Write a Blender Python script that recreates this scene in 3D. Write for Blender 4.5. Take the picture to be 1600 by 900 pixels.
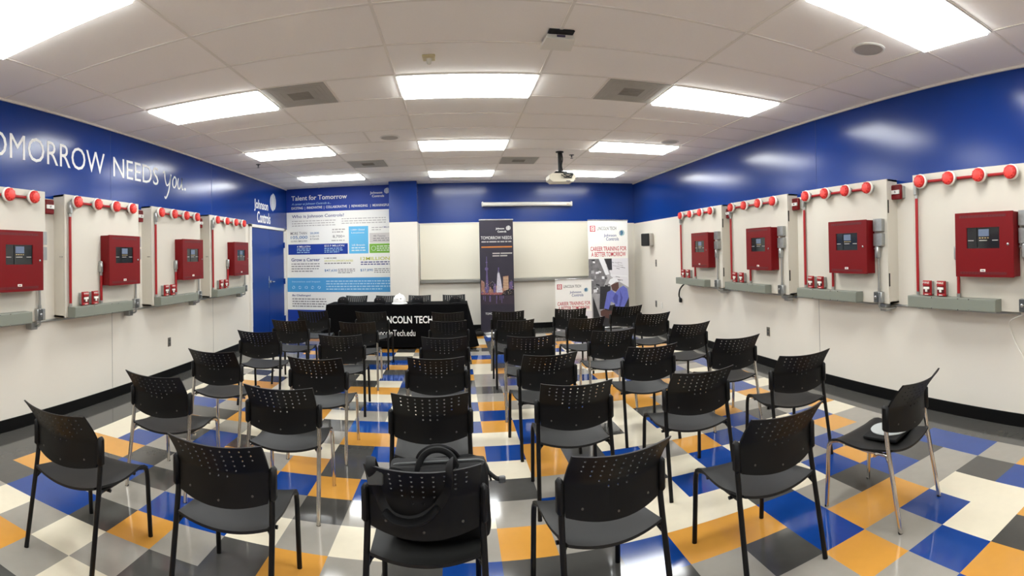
import bpy, bmesh, math, random
from mathutils import Matrix, Vector
PI = math.pi
sc = bpy.context.scene
for o in list(bpy.data.objects):
    bpy.data.objects.remove(o)
COL = sc.collection

# ------------------------------------------------------------------ camera, exposure, world
FPX, CX, CY, RX, RY = 795.975, 712.018, 390.642, -0.0097, -0.0191     # cylindrical lens: pixels per radian, centre, tilt, roll
EYE = 1.585                                                           # eye height
WL, WR, WB, WF, CE = -3.676, 3.919, 10.70, -2.60, 3.10                # left, right, far, near walls, ceiling height
EXPOSURE = 1.31
LAMP = 7.6
cam = bpy.data.cameras.new('camera')
camo = bpy.data.objects.new('camera', cam)
COL.objects.link(camo)
cam.type = 'PANO'
cam.panorama_type = 'CENTRAL_CYLINDRICAL'
cam.central_cylindrical_radius = 1.0
cam.central_cylindrical_range_u_min = (0 - CX) / FPX
cam.central_cylindrical_range_u_max = (1600 - CX) / FPX
cam.central_cylindrical_range_v_min = -(900 - CY) / FPX
cam.central_cylindrical_range_v_max = CY / FPX
cam.clip_start = 0.05
camo.matrix_world = Matrix.Translation((0, 0, EYE)) @ (Matrix.Rotation(RX, 4, 'X') @ Matrix.Rotation(RY, 4, 'Y')).inverted() @ Matrix.Rotation(PI / 2, 4, 'X')
sc.camera = camo
vs = sc.view_settings
sc.display_settings.display_device = 'sRGB'
vs.view_transform = 'Standard'
vs.look = 'None'
vs.gamma = 1.0
vs.exposure = EXPOSURE
vs.use_curve_mapping = False
world = bpy.data.worlds.new('world')
sc.world = world
world.use_nodes = True
world.node_tree.nodes['Background'].inputs[0].default_value = (0.9, 0.93, 1, 1)
world.node_tree.nodes['Background'].inputs[1].default_value = 0.05

# ------------------------------------------------------------------ materials
def lin(c):
    return tuple((x / 12.92 if x <= 0.04045 else ((x + 0.055) / 1.055) ** 2.4) for x in (v / 255 for v in c))
MATS = {}
def mat(name, rgb, rough=0.5, metal=0.0, var=0.0, scale=8.0, spec=0.5, emit=0.0, alpha=1.0, bump=0.0, coat=0.0, ior=None):
    if name in MATS:
        return MATS[name]
    m = bpy.data.materials.new(name)
    m.use_nodes = True
    nt = m.node_tree
    b = nt.nodes['Principled BSDF']
    c = lin(rgb)
    b.inputs['Base Color'].default_value = (*c, 1)
    b.inputs['Roughness'].default_value = rough
    b.inputs['Metallic'].default_value = metal
    b.inputs['Specular IOR Level'].default_value = spec
    b.inputs['Coat Weight'].default_value = coat
    if coat:
        b.inputs['Coat Roughness'].default_value = 0.08
    if emit:
        b.inputs['Emission Color'].default_value = (*c, 1)
        b.inputs['Emission Strength'].default_value = emit
    if alpha < 1:
        b.inputs['Alpha'].default_value = alpha
    if var or bump:
        tc = nt.nodes.new('ShaderNodeTexCoord')
        nz = nt.nodes.new('ShaderNodeTexNoise')
        nz.inputs['Scale'].default_value = scale
        nz.inputs['Detail'].default_value = 4
        nt.links.new(tc.outputs['Object'], nz.inputs['Vector'])
        if var:
            mx = nt.nodes.new('ShaderNodeMix')
            mx.data_type = 'RGBA'
            mx.inputs[6].default_value = (*[x * (1 - var) for x in c], 1)
            mx.inputs[7].default_value = (*[min(1, x * (1 + var)) for x in c], 1)
            nt.links.new(nz.outputs['Fac'], mx.inputs[0])
            nt.links.new(mx.outputs[2], b.inputs['Base Color'])
        if bump:
            bp = nt.nodes.new('ShaderNodeBump')
            bp.inputs['Strength'].default_value = bump
            bp.inputs['Distance'].default_value = 0.01
            nt.links.new(nz.outputs['Fac'], bp.inputs['Height'])
            nt.links.new(bp.outputs['Normal'], b.inputs['Normal'])
    MATS[name] = m
    return m

WHITE = mat('white wall paint', (226, 220, 208), 0.45, var=0.03, scale=1.5)
BLUE = mat('blue satin wall paint', (4, 50, 128), 0.2, var=0.06, scale=2.0, bump=0.08, spec=0.4)
SEAM = mat('panel joint', (150, 146, 138), 0.6)
SEAMB = mat('blue panel joint', (28, 56, 120), 0.5)
CEIL = mat('ceiling tile', (249, 244, 238), 0.9, var=0.02, scale=60)
TBAR = mat('ceiling grid bar', (234, 228, 219), 0.6)
BLACKBASE = mat('black rubber baseboard', (7, 7, 7), 0.5, spec=0.2)
LIGHT = mat('lit diffuser', (245, 248, 247), 0.5, emit=LAMP)
LFRAME = mat('white enamel light frame', (225, 222, 215), 0.4)
BLKPL = mat('black chair plastic', (7, 7, 7), 0.48, var=0.08, scale=40, spec=0.28)
SEATPL = mat('black seat plastic painted top-lit', (25, 25, 24), 0.5, var=0.08, scale=60, spec=0.3)  # lighter than the backrest black: light on the upward seat painted in
BLKMT = mat('black powder coated steel', (8, 8, 8), 0.4, spec=0.3)
CHROME = mat('chrome', (205, 200, 192), 0.14, metal=1.0)
BOARDW = mat('white painted plywood', (206, 200, 187), 0.55, var=0.025, scale=5)
RED = mat('red enamel', (112, 8, 14), 0.42, spec=0.25)
REDL = mat('red horn plastic', (206, 40, 36), 0.45)
REDLENS = mat('red lens plastic', (226, 66, 58), 0.35)
REDPIPE = mat('red conduit enamel', (158, 20, 26), 0.4)
REDDARK = mat('dark red louvre', (96, 12, 18), 0.5)
OFFW = mat('off white plastic', (232, 228, 218), 0.45)
GREYGRN = mat('grey wireway enamel', (126, 130, 119), 0.45)
GALV = mat('galvanised steel', (168, 170, 168), 0.35, metal=0.75, var=0.2, scale=35)
STEEL = mat('zinc conduit', (178, 180, 178), 0.3, metal=0.85)
DKGREY = mat('dark grey plastic', (70, 72, 72), 0.45)
GLASSDK = mat('dark cabinet window', (30, 34, 38), 0.08, spec=0.6)
LCD = mat('lit blue grey display', (96, 108, 130), 0.3, emit=0.06)
PRWHITE = mat('white print', (240, 238, 232), 0.5)
INK = mat('white vinyl lettering', (236, 236, 232), 0.5)
NAVY = mat('navy print', (34, 44, 120), 0.5)
MBLUE = mat('royal blue print', (24, 58, 150), 0.5, spec=0.3)
TEAL = mat('teal print', (40, 110, 165), 0.5)
CYAN = mat('sky blue print', (74, 156, 212), 0.5)
CYANL = mat('light blue print', (96, 182, 226), 0.5)
GREEN = mat('green print', (120, 178, 60), 0.5)
LIME = mat('yellow green print', (200, 200, 70), 0.5)
GREYP = mat('grey print', (208, 202, 198), 0.5)
TXTG = mat('grey text print', (120, 116, 118), 0.55)
TXTL = mat('pale grey text print', (178, 172, 168), 0.55)
PALEB = mat('pale blue text print', (176, 212, 236), 0.55)
DOORB = mat('blue door enamel', (8, 52, 128), 0.4, var=0.04, spec=0.3)
TRIMW = mat('white trim enamel', (230, 226, 216), 0.4)
SILVER = mat('silver metal', (200, 200, 198), 0.25, metal=0.9)
WBOARD = mat('whiteboard enamel', (232, 226, 208), 0.35)
ALU = mat('aluminium tray', (150, 148, 142), 0.4, metal=0.5)
CLOTH = mat('black table cloth', (7, 7, 8), 0.9, var=0.15, scale=12, spec=0.08)
CAPB = mat('black cap fabric', (6, 6, 7), 0.7, spec=0.2)
HATW = mat('white hard hat plastic', (244, 244, 242), 0.3)
BEIGE = mat('beige projector plastic', (214, 206, 186), 0.45)
BAGM = mat('black nylon', (10, 10, 11), 0.65, var=0.2, scale=80, spec=0.3)
BAGS = mat('black webbing', (12, 12, 13), 0.6, spec=0.3)
VENTG = mat('grey vent metal', (172, 168, 158), 0.6, var=0.12, scale=6)
VENTD = mat('darker vent core', (146, 142, 132), 0.7)  # core a darker grey than the frame

# ------------------------------------------------------------------ mesh builder
class M:
    def __init__(s):
        s.v, s.f, s.m, s.mats = [], [], [], []
    def mi(s, mt):
        if mt not in s.mats:
            s.mats.append(mt)
        return s.mats.index(mt)
    def add(s, vs, fs, mt, T=None):
        n = len(s.v)
        s.v += [tuple(T @ Vector(p)) if T else tuple(p) for p in vs]
        k = s.mi(mt)
        for f in fs:
            s.f.append([n + i for i in f])
            s.m.append(k)
        return s
    def box(s, x0, x1, y0, y1, z0, z1, mt, b=0.0, T=None):
        if b <= 0:
            vs = [(x, y, z) for x in (x0, x1) for y in (y0, y1) for z in (z0, z1)]
            fs = [(0, 1, 3, 2), (4, 6, 7, 5), (0, 4, 5, 1), (2, 3, 7, 6), (0, 2, 6, 4), (1, 5, 7, 3)]
            return s.add(vs, fs, mt, T)
        c = ((x0 + x1) / 2, (y0 + y1) / 2, (z0 + z1) / 2)
        h = (abs(x1 - x0) / 2, abs(y1 - y0) / 2, abs(z1 - z0) / 2)
        b = min(b, min(h) * 0.9)
        vs, ix = [], {}
        for sx in (-1, 1):
            for sy in (-1, 1):
                for sz in (-1, 1):
                    sg = (sx, sy, sz)
                    for a in range(3):
                        ix[sg, a] = len(vs)
                        vs.append(tuple(c[i] + sg[i] * (h[i] if i == a else h[i] - b) for i in range(3)))
        fs = []
        for a in range(3):
            p, q = [i for i in range(3) if i != a]
            for sa in (-1, 1):
                def g(i, j):
                    sg = [0, 0, 0]; sg[a] = sa; sg[p] = i; sg[q] = j
                    return ix[tuple(sg), a]
                fs.append((g(-1, -1), g(1, -1), g(1, 1), g(-1, 1)))
            for sp in (-1, 1):
                for sq in (-1, 1):
                    def g2(w, ax):
                        sg = [0, 0, 0]; sg[a] = w; sg[p] = sp; sg[q] = sq
                        return ix[tuple(sg), ax]
                    fs.append((g2(-1, p), g2(1, p), g2(1, q), g2(-1, q)))
        for sx in (-1, 1):
            for sy in (-1, 1):
                for sz in (-1, 1):
                    fs.append(tuple(ix[(sx, sy, sz), a] for a in range(3)))
        return s.add(vs, fs, mt, T)
    def tube(s, pts, r, mt, n=10, T=None, flat=1.0, closed_caps=True):
        P = [Vector(p) for p in pts]
        t0 = (P[1] - P[0]).normalized()
        up = Vector((0, 0, 1)) if abs(t0.z) < 0.9 else Vector((0, 1, 0))
        nrm = (up - t0 * up.dot(t0)).normalized()
        vs, fs = [], []
        for i, p in enumerate(P):
            if i == 0: t = P[1] - P[0]
            elif i == len(P) - 1: t = P[-1] - P[-2]
            else: t = (P[i + 1] - p).normalized() + (p - P[i - 1]).normalized()
            t.normalize()
            nrm = (nrm - t * nrm.dot(t)).normalized()
            bn = t.cross(nrm)
            rr = r[i] if isinstance(r, (list, tuple)) else r
            for k in range(n):
                a = 2 * PI * k / n
                vs.append(tuple(p + nrm * rr * math.cos(a) + bn * rr * flat * math.sin(a)))
        for i in range(len(P) - 1):
            for k in range(n):
                fs.append((i * n + k, i * n + (k + 1) % n, (i + 1) * n + (k + 1) % n, (i + 1) * n + k))
        if closed_caps:
            fs.append(tuple(range(n)))
            fs.append(tuple((len(P) - 1) * n + k for k in range(n)))
        return s.add(vs, fs, mt, T)
    def lathe(s, prof, mt, n=24, T=None):
        """profile of (radius, height) turned about z"""
        vs, fs = [], []
        for r, z in prof:
            for k in range(n):
                a = 2 * PI * k / n
                vs.append((max(r, 1e-5) * math.cos(a), max(r, 1e-5) * math.sin(a), z))
        for i in range(len(prof) - 1):
            for k in range(n):
                fs.append((i * n + k, i * n + (k + 1) % n, (i + 1) * n + (k + 1) % n, (i + 1) * n + k))
        fs.append(tuple(range(n)))
        fs.append(tuple((len(prof) - 1) * n + k for k in range(n)))
        return s.add(vs, fs, mt, T)
    def poly(s, pts, y0, y1, mt, T=None):
        """polygon in the xz plane, thick from y0 to y1"""
        n = len(pts)
        vs = [(x, y0, z) for x, z in pts] + [(x, y1, z) for x, z in pts]
        fs = [tuple(range(n)), tuple(range(2 * n - 1, n - 1, -1))] + [(i, (i + 1) % n, n + (i + 1) % n, n + i) for i in range(n)]
        return s.add(vs, fs, mt, T)
    def mesh(s, name, smooth=40):
        me = bpy.data.meshes.new(name)
        me.from_pydata(s.v, [], s.f)
        for mt in s.mats:
            me.materials.append(mt)
        me.polygons.foreach_set('material_index', s.m)
        bm = bmesh.new(); bm.from_mesh(me)
        bmesh.ops.recalc_face_normals(bm, faces=bm.faces)
        bm.to_mesh(me); bm.free()
        if smooth:
            me.shade_smooth()
            me.set_sharp_from_angle(angle=math.radians(smooth))
        me.update()
        return me
    def build(s, name, parent=None, loc=(0, 0, 0), rz=0.0, smooth=40):
        o = bpy.data.objects.new(name, s.mesh(name, smooth))
        COL.objects.link(o)
        o.parent = parent
        o.location = loc
        o.rotation_euler = (0, 0, rz)
        return o

def tag(o, label, cat, group=None, kind=None):
    o['label'] = label
    o['category'] = cat
    if group: o['group'] = group
    if kind: o['kind'] = kind
    return o
def thing(name, label, cat, loc=(0, 0, 0), rz=0.0, group=None):
    o = bpy.data.objects.new(name, None)
    o.empty_display_size = 0.1
    COL.objects.link(o)
    o.location = loc
    o.rotation_euler = (0, 0, rz)
    return tag(o, label, cat, group)
def struct(o, label=None):
    o['kind'] = 'structure'
    if label: o['label'] = label
    return o
def copy_tree(o, parent=None):
    c = o.copy()
    COL.objects.link(c)
    c.parent = parent
    for ch in KIDS.get(o.name, []) or list(o.children):
        copy_tree(ch, c)
    return c
KIDS = {}
def place(proto, used, loc, rz, label, group):
    """the first call moves the source itself, the next ones copy it with its parts"""
    if not used:
        o = proto; used.append(1)
    else:
        o = copy_tree(proto)
    o.location = loc
    o.rotation_euler = (0, 0, rz)
    o['label'] = label
    o['group'] = group
    return o

def bez(pts, n=8):
    """smooth polyline through points (Catmull-Rom)"""
    P = [Vector(p) for p in pts]
    Q = [P[0]] + P + [P[-1]]
    out = []
    for i in range(1, len(Q) - 2):
        for k in range(n):
            t = k / n
            a, b, c, d = Q[i - 1], Q[i], Q[i + 1], Q[i + 2]
            out.append(0.5 * ((2 * b) + (c - a) * t + (2 * a - 5 * b + 4 * c - d) * t * t + (3 * b - a - 3 * c + d) * t ** 3))
    out.append(P[-1])
    return [tuple(p) for p in out]

def letters(parent, *a, **k):
    m = M()
    text_into(m, *a, **k)
    return m.build('lettering', parent, smooth=0)
def text_into(m, body, x0, x1, z0, z1, y, mt, bold=0.0, depth=0.0015, shear=0.0, T=None):
    """letters standing in the xz plane, facing -y, fitted to a box"""
    cu = bpy.data.curves.new('letters', 'FONT')
    cu.body = body
    cu.size = 1.0
    cu.offset = bold
    cu.shear = shear
    cu.resolution_u = 3
    o = bpy.data.objects.new('letters', cu)
    me = bpy.data.meshes.new_from_object(o)
    vs = [v.co.copy() for v in me.vertices]
    fs = [list(p.vertices) for p in me.polygons]
    bpy.data.objects.remove(o); bpy.data.curves.remove(cu); bpy.data.meshes.remove(me)
    ax, bx = min(v.x for v in vs), max(v.x for v in vs)
    ay, by = min(v.y for v in vs), max(v.y for v in vs)
    W = [(x0 + (v.x - ax) / (bx - ax) * (x1 - x0), y, z0 + (v.y - ay) / (by - ay) * (z1 - z0)) for v in vs]
    m.add(W, fs, mt, T)
    # give the letters their own thickness: a second skin behind and a rim
    n = len(W)
    B = [(a, b + depth, c) for a, b, c in W]
    edges = {}
    for f in fs:
        for i in range(len(f)):
            e = (f[i], f[(i + 1) % len(f)])
            edges[tuple(sorted(e))] = edges.get(tuple(sorted(e)), []) + [e]
    rim = [e[0] for e in edges.values() if len(e) == 1]
    m.add(W + B, [tuple(reversed([i + n for i in f])) for f in fs] + [(a, b, b + n, a + n) for a, b in rim], mt, T)

# ------------------------------------------------------------------ setting: floor of square tiles
CREAM = mat('cream floor tile', (222, 213, 190), 0.085, var=0.05, scale=14, spec=0.5)
TBLUE = mat('blue floor tile', (18, 62, 136), 0.085, var=0.07, scale=14, spec=0.5)
AMBER = mat('amber floor tile', (206, 148, 66), 0.085, var=0.06, scale=14, spec=0.5)
LGREY = mat('light grey floor tile', (152, 147, 138), 0.085, var=0.07, scale=14, spec=0.5)
DGREY = mat('dark grey floor tile', (74, 73, 70), 0.085, var=0.1, scale=14, spec=0.5)
TX0, TXP, TY0, TYP = 0.68007 * .3048, 0.99392 * .3048, 8.63569 * .3048, 1.03874 * .3048
TCOL = (CREAM, TBLUE, AMBER, LGREY, DGREY)
TILES = {}
# colours read along each row of tiles, from tile -11 on: 0 cream, 1 blue, 2 amber, 3 light grey, 4 dark grey, -1 left to chance
TILE_ROWS = {
    -5: (-1, -1, -1, 0, 4, -1, -1, -1, -1, -1, -1, -1, -1, -1, -1, -1, -1, 2, 4, 2, -1, -1),
    -4: (-1, -1, 2, 4, -1, -1, -1, -1, 0, -1, -1, -1, -1, -1, -1, -1, 3, 1, 0, 0, 1, -1),
    -3: (-1, -1, 2, 3, 0, 2, 1, -1, -1, -1, -1, -1, -1, -1, 1, 3, 2, 3, 1, 0, 4, 3),
    -2: (-1, 0, 3, 0, 3, 4, 4, 3, 0, -1, -1, 0, 1, 4, 3, 4, 1, 2, 2, 3, 3, 1),
    -1: (4, 1, 1, 4, 2, 3, 4, 2, 3, 4, 1, 4, 4, 1, 2, 2, 1, 3, 4, 1, 4, 1),
    0: (2, 4, 3, 3, 1, 1, 0, 3, 0, 3, 3, 2, 3, 0, 0, 0, 4, 0, 1, 2, 3, 4),
    1: (3, 4, 1, 4, 3, 1, 3, 4, 3, 4, 0, 3, 1, 3, 0, 1, 2, 4, 3, 1, 3, 3),
    2: (2, 2, 4, 3, 4, 2, 1, 2, 1, 0, 4, 4, 3, 1, 4, 0, 1, 0, 4, 3, 2, 3),
    3: (0, 1, 3, 1, 2, 3, 2, 4, 3, 2, 3, 0, 2, 4, 1, 3, 2, 1, 3, 0, 1, 0),
    4: (0, 3, 4, 1, 4, 0, 0, 4, 1, 3, 2, 1, 2, 4, 0, 0, 0, 3, 1, 4, 3, 2),
    5: (-1, 2, 0, 3, 0, 4, 3, 2, 2, 0, 0, 0, 1, 3, 4, 0, 1, 4, 2, 3, 4, 1),
    6: (4, -1, 4, 2, 1, 0, 4, 1, 1, 3, 1, 2, 1, 2, 3, 0, 4, 3, 1, 0, 2, -1),
    7: (-1, 1, 3, 1, 3, 2, 0, 3, 0, 4, 0, 1, 0, 3, 1, 0, 2, -1, -1, 2, 1, -1),
    8: (0, 3, 2, 0, -1, -1, -1, 1, 0, -1, 1, 2, 3, 0, 4, 2, -1, -1, -1, -1, -1, -1),
    9: (0, -1, -1, -1, -1, -1, -1, 0, 0, 1, 0, 3, 2, 1, 0, -1, -1, -1, -1, -1, -1, -1),
    10: (-1, -1, -1, -1, -1, -1, -1, 2, 4, -1, 1, 4, 3, 0, 2, -1, -1, -1, -1, -1, -1, -1),
    11: (-1, -1, -1, -1, -1, -1, -1, -1, -1, -1, 4, 3, 1, 2, -1, -1, -1, -1, -1, -1, -1, -1),
    12: (-1, -1, -1, -1, -1, -1, -1, -1, -1, -1, 2, 3, 4, 0, -1, -1, -1, -1, -1, -1, -1, -1),
    13: (-1, -1, -1, -1, -1, -1, -1, -1, 2, 0, 1, 0, 2, -1, -1, -1, -1, -1, -1, -1, -1, -1),
    14: (-1, -1, -1, -1, -1, -1, -1, -1, 1, 0, 0, 0, 4, -1, -1, -1, -1, -1, -1, -1, -1, -1),
    15: (-1, -1, -1, -1, -1, -1, -1, -1, 2, 0, 4, 2, 1, -1, -1, -1, -1, -1, -1, -1, -1, -1),
    16: (-1, -1, -1, -1, -1, -1, -1, -1, 0, 3, 2, 1, 1, -1, -1, -1, -1, -1, -1, -1, -1, -1),
    17: (-1, -1, -1, -1, -1, -1, -1, -1, -1, -1, 1, 3, 4, -1, -1, -1, -1, -1, -1, -1, -1, -1),
    18: (-1, -1, -1, -1, -1, -1, -1, -1, -1, -1, 3, 4, 4, -1, -1, -1, -1, -1, -1, -1, -1, -1),
    19: (-1, -1, -1, -1, -1, -1, -1, -1, -1, -1, 1, 2, 4, -1, -1, -1, -1, -1, -1, -1, -1, -1),
    20: (-1, -1, -1, -1, -1, -1, -1, -1, -1, -1, 1, 0, 4, -1, -1, -1, -1, -1, -1, -1, -1, -1),
    21: (-1, -1, -1, -1, -1, -1, -1, -1, -1, -1, 0, 0, 1, -1, -1, -1, -1, -1, -1, -1, -1, -1),
    22: (-1, -1, -1, -1, -1, -1, -1, -1, -1, -1, 1, 2, 1, -1, -1, -1, -1, -1, -1, -1, -1, -1),
}
for j_, row_ in TILE_ROWS.items():
    for n_, c_ in enumerate(row_):
        if c_ >= 0: TILES[n_ - 11, j_] = c_
rnd = random.Random(7)
fm = M()
IX = range(-13, 13)
JY = range(-17, 27)
def tile_code(i, j):
    if (i, j) in TILES:
        return TILES[i, j]
    if i < -11 or i > 10 or j > 22:
        return 4
    return rnd.choice((0, 1, 2, 3, 4))
for i in IX:
    for j in JY:
        x0, x1 = TX0 + i * TXP, TX0 + (i + 1) * TXP
        y0, y1 = TY0 + j * TYP, TY0 + (j + 1) * TYP
        code = tile_code(i, j)
        x0, x1, y0, y1 = max(x0, WL), min(x1, WR), max(y0, WF), min(y1, WB)
        if x1 - x0 < 1e-4 or y1 - y0 < 1e-4:
            continue
        fm.add([(x0, y0, 0), (x1, y0, 0), (x1, y1, 0), (x0, y1, 0)], [(0, 1, 2, 3)], TCOL[code])
fm.box(WL - .1, WR + .1, WF - .1, WB + .1, -.12, -.004, DGREY)
struct(fm.build('floor', smooth=0))

# ------------------------------------------------------------------ setting: ceiling with its grid of bars
GX, GPX, GY, GPY = -0.48013, 1.2192, 4.21479, 0.6096
cm = M()
cm.box(WL - .1, WR + .1, WF - .1, WB + .1, CE, CE + .08, CEIL)
for k in range(-3, 5):
    x = GX + GPX * k
    if WL + .05 < x < WR - .05:
        cm.box(x - .010, x + .010, WF, WB, CE - .006, CE + .01, TBAR)
k = -12
while GY + GPY * k < WB - .05:
    y = GY + GPY * k
    if y > WF:
        cm.box(WL, WR, y - .010, y + .010, CE - .005, CE + .01, TBAR)
    k += 1
for x, j in ((-1.0897, 0), (1.3487, 0), (-1.0897, 6), (1.3487, 6), (2.5679, -3), (-1.0897, 3), (2.5679, 3)):
    cm.box(x - .012, x + .012, GY + GPY * j, GY + GPY * (j + 1), CE - .005, CE + .01, TBAR)
for x in (WL, WR - .02):
    cm.box(x, x + .02, WF, WB, CE - .02, CE + .01, TBAR)
struct(cm.build('ceiling', smooth=0))

# ------------------------------------------------------------------ setting: walls
BZ = 2.205
w = M()
w.box(WL - .1, WL, WF, WB, 0, BZ, WHITE)
w.box(WL - .1, WL, WF, WB, BZ, CE, BLUE)
for y in (4.585, 7.1):
    w.box(WL - .01, WL + .0015, y - .003, y + .003, .12, BZ, SEAM)
    w.box(WL - .01, WL + .0015, y - .003, y + .003, BZ, CE, SEAMB)
struct(w.build('wall_left', smooth=0))
w = M()
w.box(WR, WR + .1, WF, WB, 0, BZ, WHITE)
w.box(WR, WR + .1, WF, WB, BZ, CE, BLUE)
for y in (4.55,):
    w.box(WR - .0015, WR + .01, y - .003, y + .003, .12, BZ, SEAM)
    w.box(WR - .0015, WR + .01, y - .003, y + .003, BZ, CE, SEAMB)
struct(w.build('wall_right', smooth=0))
w = M()
w.box(WL - .1, WR + .1, WB, WB + .1, 0, 2.22, WHITE)
w.box(WL - .1, WR + .1, WB, WB + .1, 2.22, CE, BLUE)
struct(w.build('wall_back', smooth=0))
w = M()
w.box(WL - .1, WR + .1, WF - .1, WF, 0, BZ, WHITE)
w.box(WL - .1, WR + .1, WF - .1, WF, BZ, CE, BLUE)
struct(w.build('wall_front', smooth=0))
CXL, CXR, CYF = -1.335, -.765, 10.25
w = M()
w.box(CXL, CXR, CYF, WB, 0, 2.27, WHITE, .004)
w.box(CXL, CXR, CYF, WB, 2.27, CE, BLUE, .004)
o = struct(w.build('wall_column', smooth=0))
w = M(); w.box(WL, WL + .012, WF, 8.53, 0, .115, BLACKBASE, .003); struct(w.build('baseboard_left'))
w = M(); w.box(WR - .012, WR, WF, WB, 0, .115, BLACKBASE, .003); struct(w.build('baseboard_right'))
w = M(); w.box(WL, WR, WB - .012, WB, 0, .115, BLACKBASE, .003); w.box(CXL - .01, CXR + .01, CYF - .012, WB, 0, .115, BLACKBASE, .003); struct(w.build('baseboard_back'))
w = M(); w.box(WL, WR, WF, WF + .012, 0, .115, BLACKBASE, .003); struct(w.build('baseboard_front'))

# blue double door in the left wall
DY0, DY1, DZ = 8.635, 10.442, 2.165
d = bpy.data.objects.new('door_1', None); COL.objects.link(d); d.location = (WL, DY0, 0); struct(d, 'blue double door in the left wall in a white frame')
m = M()
m.box(-.03, .035, -.085, 0, 0, DZ + .055, TRIMW, .004)
m.box(-.03, .035, DY1 - DY0, DY1 - DY0 + .085, 0, DZ + .055, TRIMW, .004)
m.box(-.03, .035, -.085, DY1 - DY0 + .085, DZ, DZ + .055, TRIMW, .004)
m.build('door_frame', d)
ym = (DY1 - DY0) / 2
for a, b in ((.004, ym - .003), (ym + .003, DY1 - DY0 - .004)):
    m = M(); m.box(-.02, .012, a, b, .008, DZ - .004, DOORB, .003); lf = m.build('door_leaf', d)
    yy = a - .004 if a < .1 else b + .004
    for z in (.28, 1.08, 1.86):
        m = M()
        m.box(.004, .034, yy - .022, yy + .022, z - .06, z + .06, DOORB, .004)
        m.tube([(.034, yy, z - .06), (.034, yy, z + .06)], .009, DOORB)
        m.build('hinge', lf)
m = M()
m.lathe([(.03, 0), (.03, .008), (.012, .012), (.012, .05)], SILVER, 16, Matrix.Translation((.012, ym + .07, 1.11)) @ Matrix.Rotation(PI / 2, 4, 'Y'))
m.tube([(.058, ym + .06, 1.11), (.06, ym + .10, 1.108), (.055, ym + .2, 1.105)], .01, SILVER)
m.box(.012, .02, ym - .03, ym - .008, .98, 1.22, SILVER, .003)
m.build('door_handle', d)

# ------------------------------------------------------------------ ceiling lights (the room's lamps, plus unseen ones added for light)
COLN = {-1: 'left', 0: 'middle', 1: 'right'}
ROWN = {-1: 'added unseen row behind the seats', 0: 'over the nearest chairs', 1: 'first full row', 2: 'second full row', 3: 'row nearest the far wall'}
lp = thing('ceiling_light', '', 'ceiling light')
m = M()
a, b = 1.2192 - .03, .6096 - .03
for x0, x1, y0, y1 in ((0, a + .03, 0, .02), (0, a + .03, b + .01, b + .03), (0, .02, .02, b + .01), (a + .01, a + .03, .02, b + .01)):
    m.box(x0, x1, y0, y1, -.012, .004, LFRAME, .003)
m.build('light_frame', lp)
m = M(); m.box(.02, a + .01, .02, b + .01, -.030, .003, LIGHT, .006); m.build('diffuser', lp)  # lens drop added so its glowing edges brighten the ceiling
used = []
for r in (3, 2, 1, 0, -1):  # rear row and nearest middle lamp are unseen, added to light the room
    for c in (-1, 0, 1):
        place(lp, used, (GX + 2.4384 * c, GY + 2.4384 * (r - 1), CE), 0,
              'lit rectangular ceiling light, %s column, %s' % (COLN[c], ROWN[r]), 'ceiling lights')

# ------------------------------------------------------------------ other ceiling things
vp = thing('ceiling_vent', '', 'ceiling vent')
m = M(); m.box(.012, .598, .012, .598, -.010, .003, VENTG, .002)
for q in (.06, .10, .14):
    for x0, x1, y0, y1 in ((q, .61 - q, q, q + .012), (q, .61 - q, .598 - q, .61 - q), (q, q + .012, q, .61 - q), (.598 - q, .61 - q, q, .61 - q)):
        m.box(x0, x1, y0, y1, -.0115, -.008, VENTG, .001)
m.build('vent_frame', vp)
m = M()
m.box(.2, .41, .2, .41, -.0125, -.006, VENTD, .003)
for q in range(6):
    m.box(.21, .40, .215 + q * .032, .225 + q * .032, -.0155, -.011, VENTD)
m.build('louvre', vp)
used = []
for x, y, l in ((-1.699, GY, 'square grey ceiling vent between left and middle lights, nearer one'), (1.3487, GY, 'square grey ceiling vent between middle and right lights, nearer one'),
                (-1.699, GY + 6 * GPY, 'square grey ceiling vent left of the middle lights, near far wall'), (.739, GY + 6 * GPY, 'square grey ceiling vent beside the projector pole')):
    place(vp, used, (x, y, CE), 0, l, 'ceiling vents')
SPKG = mat('grey speaker grille', (176, 172, 166), 0.7, var=.15, scale=300)
spp = thing('ceiling_speaker', '', 'ceiling speaker')
m = M(); m.lathe([(.13, 0), (.13, -.006), (.118, -.012), (.108, -.008), (.108, 0)], LFRAME, 40); m.build('speaker_ring', spp)
m = M(); m.lathe([(.108, 0), (.108, -.009), (.05, -.012), (0, -.013)], SPKG, 40); m.build('speaker_grille', spp)
used = []
for x, y, l in ((2.86, 2.68, 'round ceiling speaker beside the big near right light'), (-.81, 6.42, 'round ceiling speaker left of the middle light column'), (2.92, 6.46, 'round ceiling speaker before the right light of second full row')):
    place(spp, used, (x, y, CE), 0, l, 'ceiling speakers')
t = thing('wireless_access_point', 'white box with small dark mark hung from the ceiling grid', 'access point', (.745, 3.50, CE))
m = M(); m.box(-.085, .085, -.02, .10, -.012, 0, DKGREY, .004); m.box(-.09, .09, -.145, -.06, -.014, 0, mat('flat black ceiling box', (22, 22, 24), .8), .01); m.build('mount', t)  # dark grey plate and a flat black box on its near side
m = M()
vs = [(-.10, -.10, -.05), (.10, -.10, -.05), (.115, .10, -.05), (-.115, .10, -.05), (-.09, -.085, -.012), (.09, -.085, -.012), (.105, .09, -.012), (-.105, .09, -.012)]
m.add(vs, [(0, 1, 2, 3), (4, 7, 6, 5), (0, 4, 5, 1), (1, 5, 6, 2), (2, 6, 7, 3), (3, 7, 4, 0)], OFFW); m.build('casing', t, smooth=0)
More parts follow.
